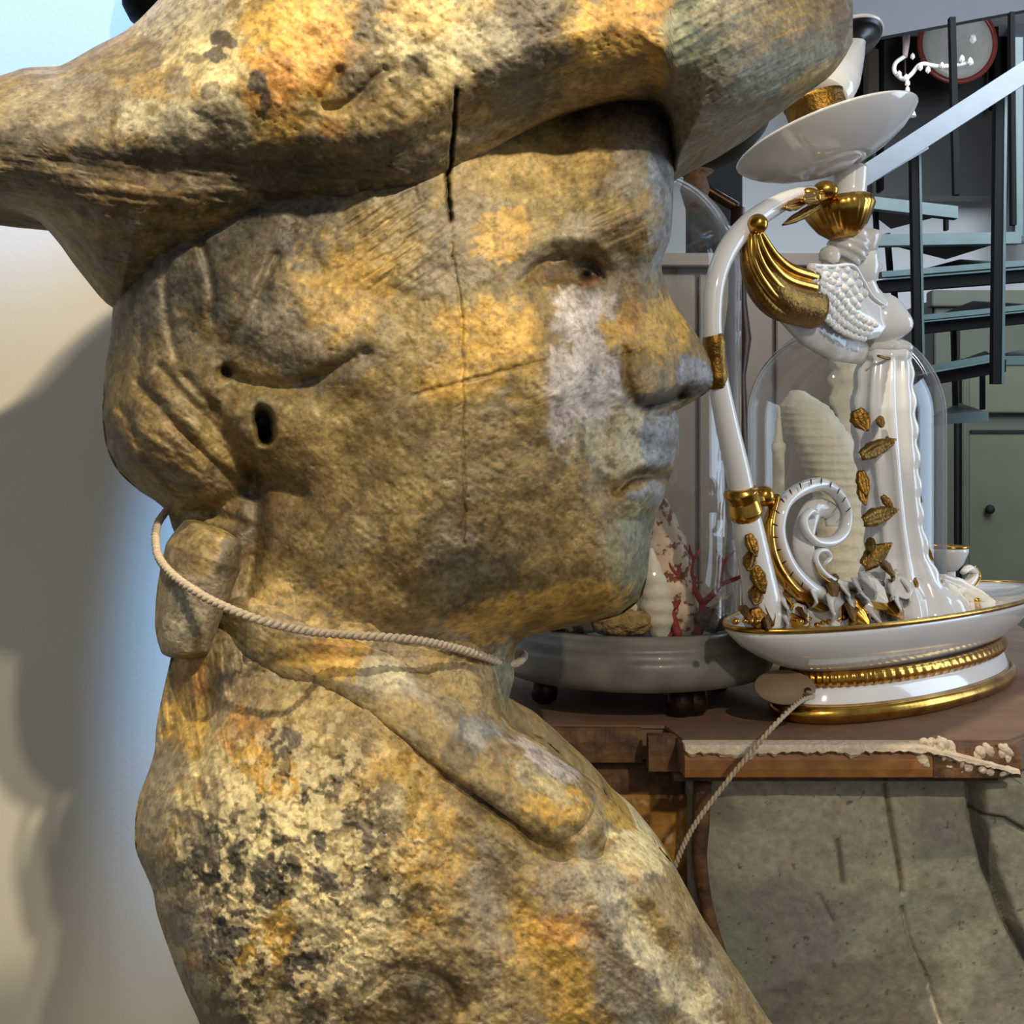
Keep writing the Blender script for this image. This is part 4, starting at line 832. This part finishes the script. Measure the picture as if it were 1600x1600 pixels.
# --- bust, wings, horn, head
def hskin(name, px0, py0, rx, ry, rz, mat, n=28, m=20, f=None, dy=0.):
    bm = bmesh.new(); bmesh.ops.create_uvsphere(bm, u_segments=n, v_segments=m, radius=1); k = R_(px0); c = CF(px0,py0,dy)
    for v in bm.verts:
        q = v.co.copy(); s = f(q) if f else 1.; v.co = c+Vector((q.x*rx*k*s, q.y*rz*k*s, q.z*ry*k*s))
    return bmobj(name, bm, mat, cnd)
def bustf(q): return 1+.22*math.exp(-((q.x-.8)**2+(q.y+.45)**2+(q.z+.15)**2)/.12)+.22*math.exp(-((q.x-.8)**2+(q.y-.45)**2+(q.z+.15)**2)/.12)-.12*math.exp(-((q.z+.9)**2)/.1)
hskin('bust', 1376, 502, 42, 44, 36, M_PORC, 40, 30, bustf)
hskin('waist_drape', 1384, 545, 42, 16, 34, M_PORCG, 40, 16, lambda q: 1+.05*math.sin(7*math.atan2(q.y,q.x)))
part_tube('neck', [(1348,438),(1356,458),(1364,478)], [17,18,26], M_PORC, 1., 0)
def headf(q):
    s = 1.
    s += .26*math.exp(-((q.x-.93)**2/.02+q.y**2/.02+(q.z+.12)**2/.035))      # nose
    s += .10*math.exp(-((q.x-.80)**2/.03+q.y**2/.08+(q.z+.52)**2/.012))      # lips
    s += .12*math.exp(-((q.x-.62)**2/.05+q.y**2/.12+(q.z+.82)**2/.03))       # chin
    for e in (-1,1): s -= .13*math.exp(-((q.x-.78)**2/.03+(q.y-e*.40)**2/.04+(q.z-.12)**2/.02))
    return s
hskin('head', 1347, 412, 27, 36, 25, M_PORC, 48, 40, headf)
def hairf(q): return 1+.07*math.sin(q.z*16+q.x*7)
hskin('hair', 1326, 384, 32, 34, 27, M_PORCG, 32, 30, hairf); hskin('hair_bun', 1296, 400, 17, 16, 15, M_PORCG, 20, 16, hairf)
bm = bmesh.new(); k = R_(1345)
lathe(bm, [(.001,-20*k),(15*k,-20*k),(24*k,-2*k),(28*k,14*k),(29*k,26*k),(.001,26*k)], CF(1345,388), (.08,0,1), 44, mod=lambda a,i,z: 1+.035*math.cos(22*a)); bmobj('diadem', bm, M_PORCG, cnd)
bm = bmesh.new()
for (x,y) in ((1348,378),(1350,386)): tube(bm, [CF(x-8,y,-.0125),CF(x,y+1,-.013),CF(x+8,y-1,-.0125)], .0009, 8)
bmobj('gilt_line', bm, M_GOLD, cnd)
bm = bmesh.new(); k = R_(1315)
lathe(bm, [(.001,-36*k),(20*k,-34*k),(36*k,-20*k),(47*k,-2*k),(53*k,10*k),(51*k,22*k),(44*k,27*k),(30*k,25*k),(.001,24*k)], CF(1313,338), (-.16,0,1), 80, mod=lambda a,i,z: 1+.05*abs(math.sin(13*a))); bmobj('gilt_crown', bm, M_GOLD, cnd)
part_tube('stem', [(1326,322),(1328,300),(1330,262)], [27,25,26], M_PORC)
# leaf buds in gilt at the arm top
leaf('gilt_leaf', CF(1262,312,-.012), CF(1218,328,-.014), 9*.0004, .1, M_GOLD, lift=.003)
leaf('gilt_leaf', CF(1300,300,-.014), CF(1240,318,-.016), 11*.0004, .2, M_GOLD, lift=.004)
bm = bmesh.new(); sphere(bm, CF(1290,297,-.012), (.0085,.006,.0062), 16, 12); sphere(bm, CF(1268,306,-.013), (.007,.005,.005), 16, 12, Matrix.Rotation(.4,4,'Y')); bmobj('gilt_bud', bm, M_GOLD, cnd)
leaf('gilt_leaf', CF(1285,318,-.008), CF(1222,352,-.004), 8*.0004, .0, M_GOLDD, lift=.002)
# horn: five gilt flutes, thick at the wing and meeting in a ball
def lerp(a,b,t): return [(p[0]*(1-t)+q[0]*t, p[1]*(1-t)+q[1]*t) for p,q in zip(a,b)]
inn = [(1186,362),(1198,384),(1212,404),(1235,422),(1272,434)]; out_ = [(1168,368),(1166,410),(1182,452),(1212,486),(1268,500)]
for k in range(5):
    t = k/4; q = lerp(inn,out_,t); part_tube('flute', q, [6,8,9.5,10.5,10.5], M_GOLD if k < 4 else M_GOLDD, 1.3, -.018+.012*t*t, 14, 10)
part_tube('horn_core', lerp(inn,out_,.7), [8,20,30,34,36], M_GOLDD, .9, -.004, 20, 10)
bm = bmesh.new(); sphere(bm, CF(1184,350,-.018), .0062, 20, 14); bmobj('gilt_ball', bm, M_GOLD, cnd)
part_tube('far_wing', [(1215,478),(1260,505),(1305,532),(1350,552)], [16,34,36,20], M_PORCG, .5, .010, 16, 10)
# wing: curved plate with overlapping small feathers
WU = [(1268,414),(1300,416),(1334,415),(1348,438),(1362,462),(1385,478),(1395,500)]; WLo = [(1268,446),(1274,470),(1286,492),(1306,512),(1328,524),(1350,530),(1372,528)]
U = smooth_poly(WU,8); Lw = smooth_poly(WLo,8); bm = bmesh.new(); rows = []
for i in range(len(U)):
    row = []
    for j in range(13):
        v = j/12; x = U[i][0]*(1-v)+Lw[i][0]*v; y = U[i][1]*(1-v)+Lw[i][1]*v; row.append(CF(x,y,-.016-.006*math.sin(v*math.pi)))
    rows.append(row+[q+Vector((0,.006,0)) for q in row[::-1]])
loft(bm, rows); wing = bmobj('wing', bm, M_PORC, cnd)
def wingpt(u,v):
    i = min(len(U)-1,max(0,int(u*(len(U)-1)))); return U[i][0]*(1-v)+Lw[i][0]*v, U[i][1]*(1-v)+Lw[i][1]*v
fb = bmesh.new(); bmesh.ops.create_uvsphere(fb, u_segments=10, v_segments=8, radius=1)
for v_ in fb.verts: v_.co = Vector((v_.co.x*.0034, v_.co.y*.0018, v_.co.z*.0025))
fme = bpy.data.meshes.new('feather'); fb.to_mesh(fme); fb.free(); fme.materials.append(M_PORC); fme.polygons.foreach_set('use_smooth',[True]*len(fme.polygons))
for r in range(7):
    nn = [9,10,12,13,14,15,16][r]
    for i in range(nn):
        u = .02+(i+(r%2)*.5)/nn*.86; v = .10+r*.148
        if r < 3 and u > .62: continue
        x,y = wingpt(u,min(1,v)); o = bpy.data.objects.new('feather', fme); C.objects.link(o); o.parent = wing; o.matrix_parent_inverse = WI(wing)
        x2,y2 = wingpt(min(1,u+.05),min(1,v)); o.location = CF(x,y,-.0165-.006*math.sin(min(1,v)*math.pi)-.0006); o.rotation_euler = (0, math.atan2(y2-y,x2-x), 0)
part_tube('wing_edge', [(1268,414),(1300,416),(1332,415),(1348,438),(1364,464),(1390,482)], [3,3,3.4,3.4,3.4,3], M_PORC, 1.2, -.0185, 10, 10)
# --- drip saucer, socket, candle sleeve, upper disc
ax = Vector((-.30,.10,1)).normalized(); k = R_(1295); S0 = CF(1296,232)
def along(d): return S0+ax*(d*k)
def tl(name, prof, mat, seg=72, mod=None): 
    bm = bmesh.new(); lathe(bm, [(r*k,z*k) for r,z in prof], S0, ax, seg, mod=mod); return bmobj(name, bm, mat, cnd)
tl('saucer', [(.5,-34),(28,-34),(36,-30),(44,-27),(47,-31),(60,-27),(90,-17),(118,-3),(136,11),(142,17),(144,20),(141,22),(134,18),(116,6),(88,-7),(58,-15),(.5,-18)], M_PORC)
tl('socket', [(.5,-18),(44,-18),(46,-14),(45,10),(46,76),(48,81),(40,84),(.5,84)], M_GOLDD, 90, lambda a,i,z: 1+.015*math.sin(40*a+i))
part_tube('candle_sleeve', [(1288,152),(1294,140),(1306,120),(1320,90),(1328,70),(1332,52)], [38,42,40,31,25,22], M_PORC, 1., .012, 40)
S1 = CF(1322,86,.015); ax = Vector((-.26,.30,1)).normalized()
bm = bmesh.new(); lathe(bm, [(r*k,z*k) for r,z in [(.5,0),(26,0),(28,2),(28,4),(24,5),(60,14),(66,18),(66,20),(30,12),(.5,10)]], S1, ax, 60); bmobj('dark_disc', bm, M_BLACK, cnd)
bm = bmesh.new(); lathe(bm, [(r*k,z*k) for r,z in [(.5,20),(66,19.5),(69,21),(69,24),(66,26),(36,28),(28,40),(32,60),(24,85),(26,110),(.5,112)]], S1, ax, 60, mod=lambda a,i,z: 1+(.06*math.sin(6*a) if i > 5 else 0)); bmobj('upper_nozzle', bm, M_PORC, cnd)
bm = bmesh.new(); lathe(bm, [(r*k,z*k) for r,z in [(20,-1),(27,-1),(27,-3),(20,-3)]], S1, ax, 40); bmobj('disc_collar', bm, M_PORCG, cnd)
for (dx,dz) in ((-12,100),(10,96),(16,112)):
    bm = bmesh.new(); q = CF(1312+dx+dz*.12, 232-dz-18, -.007 if dz < 105 else -.004); sphere(bm, q, (.0032,.003,.0012), 12, 8); bmobj('pierced_mark', bm, M_STEELD, cnd)
# ================================================================== STAIR AND ROOM BEHIND
st = empty('spiral_stair', (P(1500,720,3.0).x,3.0,0), 'green-grey steel stair with dark balusters and a pale slanting handrail in the back room', 'stair')
def bar(name, x0,y0,x1,y1, Y, wpx, mat, dep=.05, par=st, Y1=None):
    a = P(x0,y0,Y); b = P(x1,y1,Y1 or Y); w = wpx*Y/1800; d = (b-a); L = d.length; t = d.normalized(); s = t.cross(Vector((0,1,0))).normalized(); n = s.cross(t).normalized()
    bm = bmesh.new(); rr_ = []
    for q in (a,b): rr_.append([q+s*w/2-n*dep/2, q-s*w/2-n*dep/2, q-s*w/2+n*dep/2, q+s*w/2+n*dep/2])
    loft(bm, rr_); return bmobj(name, bm, mat, par, False)
bar('handrail', 1340,282,1680,62, 2.55, 31, M_RAIL, .03)
bar('handrail', 1330,288,1440,222, 2.553, 30, M_BROWN if False else M_RAIL, .032)
for (x0,y0,x1,y1,w,Y) in [(1428,240,1434,580,13,2.6),(1561,150,1556,600,15,2.6)]:
    bar('baluster', x0,y0,x1,y1, Y, w, M_STEELD, .02)
    bar('baluster_edge', x0+w*.55,y0,x1+w*.55,y1, Y-.002, w*.28, M_STEEL, .02)
for (x0,y0,x1,y1,w,Y) in [(1487,28,1494,305,9,3.25),(1580,20,1583,352,7,3.3),(1478,335,1478,360,5,3.3),(1386,365,1392,440,7,3.3),(1367,315,1370,372,6,3.3),(1397,452,1400,495,7,3.3),(1489,500,1493,650,5,3.3),(1535,580,1535,640,5,3.3)]:
    bar('post', x0,y0,x1,y1, Y, w, M_STEELD, .02)
bar('post', 1590,60,1590,370, 3.31, 12, M_STEEL, .02)
# treads: folded sheet steps, front face and wedge running back
def tread(x0,y0,x1,y1,h,Y,back,mf,mt):
    """front lip from (x0,y0) to (x1,y1), h px tall; wedge going back to pixel 'back' 0.45 m behind"""
    t = empty('x',(0,0,0),'','') if False else None
    hh = h*Y/1800; a = P(x0,y0,Y); b = P(x1,y1,Y)
    bm = bmesh.new(); loft(bm, [[a,a+Vector((0,.03,0)),a+Vector((0,.03,-hh)),a-Vector((0,0,hh))],[b,b+Vector((0,.03,0)),b+Vector((0,.03,-hh)),b-Vector((0,0,hh))]]); o = bmobj('tread', bm, mf, st, False)
    bm = bmesh.new(); c = P(back[0],back[1],Y+.5); pts = [a+Vector((0,.03,.001)),b+Vector((0,.03,.001)),c]; top = [bm.verts.new(p) for p in pts]; bot = [bm.verts.new(p-Vector((0,0,hh*.35))) for p in pts]
    bm.faces.new(top); bm.faces.new(bot[::-1])
    for i in range(3): bm.faces.new((top[i],bot[i],bot[(i+1)%3],top[(i+1)%3]))
    bmobj('tread_top', bm, mt, o, False)
tread(1340,304,1497,322,19,3.2,(1392,352),M_STEEL,M_STEELD)
tread(1364,366,1596,362,18,3.1,(1478,400),M_STEEL,M_STEELD)
tread(1372,438,1690,414,19,2.95,(1500,405),M_STEELD,M_STEEL)
tread(1440,504,1700,478,17,2.85,(1520,470),M_STEELD,M_STEEL)
tread(1440,586,1572,562,19,2.75,(1540,548),M_STEELD,M_STEEL)
tread(1556,556,1660,556,14,2.9,(1600,545),M_STEEL,M_STEEL)
tread(1462,648,1545,642,16,2.9,(1500,630),M_STEEL,M_STEEL)
for (x0,y0,x1,y1,h) in [(1375,430,1690,405,9),(1440,497,1700,471,8),(1440,578,1566,555,9)]:
    bar('tread_nosing', x0,y0,x1,y1, 2.74 if y0 > 550 else 2.84 if y0 > 480 else 2.94, h, M_STEEL, .03)
# dark glazed doorway with lamp reflections' worth of things in it: plate and lustre hang before it
dk = 4.7
bm = bmesh.new(); a = P(1340,-60,dk); b = P(1700,302,dk); box(bm, ((a.x+b.x)/2,dk+.1,(a.z+b.z)/2), (b.x-a.x,.1,a.z-b.z)); setp(bmobj('window_1', bm, M_DARKG, None, False), kind='structure')
def fr(x0,y0,x1,y1,Y,mat,name='trim_2',d=.06):
    a = P(x0,y0,Y); b = P(x1,y1,Y); bm = bmesh.new(); box(bm, ((a.x+b.x)/2,Y,(a.z+b.z)/2), (abs(b.x-a.x),d,abs(a.z-b.z)),0,.003); return setp(bmobj(name, bm, mat, None, False), kind='structure')
fr(1352,80,1370,196,dk-.03,M_TAUPE,'trim_2'); fr(1372,60,1378,300,dk-.03,M_STEELD,'trim_3'); fr(1549,30,1556,170,dk-.03,M_STEELD,'trim_4'); fr(1578,20,1640,380,dk-.06,simple('grey_reveal',(120,126,136),.7,var=.05),'trim_5')
c = P(1492,72,4.55); pl = empty('wall_plate', c, 'round pale plate with a red rim hanging high up behind the handrail', 'plate')
bm = bmesh.new(); lathe(bm, [(.001,0),(.09,0),(.105,.012),(.140,.02),(.140,.026),(.10,.020),(.001,.008)], c, (0,-1,0), 56); bmobj('dish', bm, M_CER, pl)
bm = bmesh.new(); lathe(bm, [(.138,.018),(.158,.022),(.158,.028),(.138,.028)], c, (0,-1,0), 56); bmobj('red_rim', bm, M_REDC, pl)
# lustre: chain of glass drops and two curved arms
LY = 3.6; cc = P(1415,60,LY); lu = empty('crystal_chandelier', cc, 'small crystal chandelier with hanging glass drops above the saucer', 'chandelier')
M_CRY = simple('cut_crystal', (226,222,214), .05, var=.02, spec=1., coat=1.)
bm = bmesh.new(); tube(bm, [P(1414,20,LY),P(1416,60,LY),P(1414,90,LY)], [.010,.012,.008], 10); bmobj('column', bm, simple('rose_glass',(196,172,166),.2), lu)
bm = bmesh.new(); tube(bm, [P(1414,88,LY),P(1400,98,LY),P(1398,112,LY),P(1412,124,LY),P(1424,116,LY),P(1440,100,LY),P(1470,104,LY),P(1520,98,LY)], .007, 10); bmobj('branch', bm, M_CRY, lu)
for (x,y,s) in [(1405,116,.009),(1416,122,.010),(1418,130,.009),(1418,140,.008),(1418,150,.008),(1418,160,.007),(1438,105,.009),(1450,109,.009),(1472,102,.008),(1503,92,.010),(1516,96,.010),(1520,60,.012),(1426,88,.008)]:
    bm = bmesh.new(); bmesh.ops.create_icosphere(bm, subdivisions=1, radius=s, matrix=Matrix.Translation(P(x,y,LY-.02)) @ Matrix.Diagonal((1,1,1.4,1))); bmobj('crystal_drop', bm, M_CRY, lu, False)
bm = bmesh.new(); bmesh.ops.create_cone(bm, segments=10, radius1=.016, radius2=.002, depth=.04, cap_ends=True, matrix=Matrix.Translation(P(1424,172,LY-.02))); bmobj('crystal_drop', bm, M_CRY, lu, False)
bm = bmesh.new(); q = P(1414,20,LY); tube(bm, [q,(q.x,q.y,2.6),(q.x,q.y,3.2)], .004, 8); bmobj('chain', bm, M_BRONZE, lu)
# sage cabinet
gx0, gx1 = P(1458,0,4.0).x, P(1800,0,4.0).x
cb = empty('sage_cabinet', ((gx0+gx1)/2,4.2,0), 'tall sage green panelled cabinet behind the foot of the stair', 'cabinet')
zt = P(0,468,4.0).z
bm = bmesh.new(); box(bm, ((gx0+gx1)/2,4.22,zt/2), (gx1-gx0,.42,zt)); bmobj('carcass', bm, M_CAB, cb, False)
def cbx(name,x0,y0,x1,y1,Y,mat,d=.02,par=cb,bev=.003):
    a = P(x0,y0,Y); b = P(x1,y1,Y); bm = bmesh.new(); box(bm, ((a.x+b.x)/2,Y,(a.z+b.z)/2), (abs(b.x-a.x),d,abs(a.z-b.z)),0,bev); return bmobj(name, bm, mat, par, False)
M_CAB2 = simple('sage_door_paint', (96,100,78), .6, var=.08, scale=6); M_GAP = simple('dark_gap', (18,20,16), .8)
cbx('cornice',1452,455,1810,480,3.99,M_CAB,.06)
cbx('door_gap',1492,500,1499,1500,4.0,M_GAP,.02)
cbx('door_gap',1515,672,1800,678,3.985,M_GAP,.012)
d = cbx('door',1512,680,1800,1500,3.985,M_CAB2); cbx('drawer_front',1512,575,1800,645,3.985,M_CAB2)
cbx('stile',1502,560,1512,1500,3.98,M_CAB); cbx('stile',1460,480,1490,1500,3.99,M_CAB,.012)
bm = bmesh.new(); sphere(bm, P(1547,796,3.955), .016, 16, 12); bmobj('knob', bm, M_GAP, d)
# taupe cupboard behind the domes, widened to stand in for brown glass reflections
tx0, tx1 = P(840,0,3.4).x, P(1342,0,3.4).x; zt = P(0,405,3.4).z
tc_ = empty('taupe_cupboard', ((tx0+tx1)/2,3.6,0), 'taupe cupboard seen through the two glass domes', 'cupboard')
bm = bmesh.new(); box(bm, ((tx0+tx1)/2,3.62,zt/2), (tx1-tx0,.42,zt)); bmobj('carcass', bm, M_TAUPE, tc_, False)
for (x0,x1) in ((900,1085),(1092,1205),(1212,1335)): cbx('door',x0,430,x1,1300,3.395,M_TAUPE,.02,tc_)
cbx('cornice',835,398,1346,418,3.39,M_TAUPE,.06,tc_)
# dark green tall thing behind the bronze candlestick
q0 = P(1080,0,3.8); q1 = P(1160,0,3.8)
bm = bmesh.new(); box(bm, ((q0.x+q1.x)/2,3.86,1.75), (q1.x-q0.x,.12,3.1-.05)); o = setp(bmobj('trim_6', bm, M_STEELD, None, False), kind='structure')
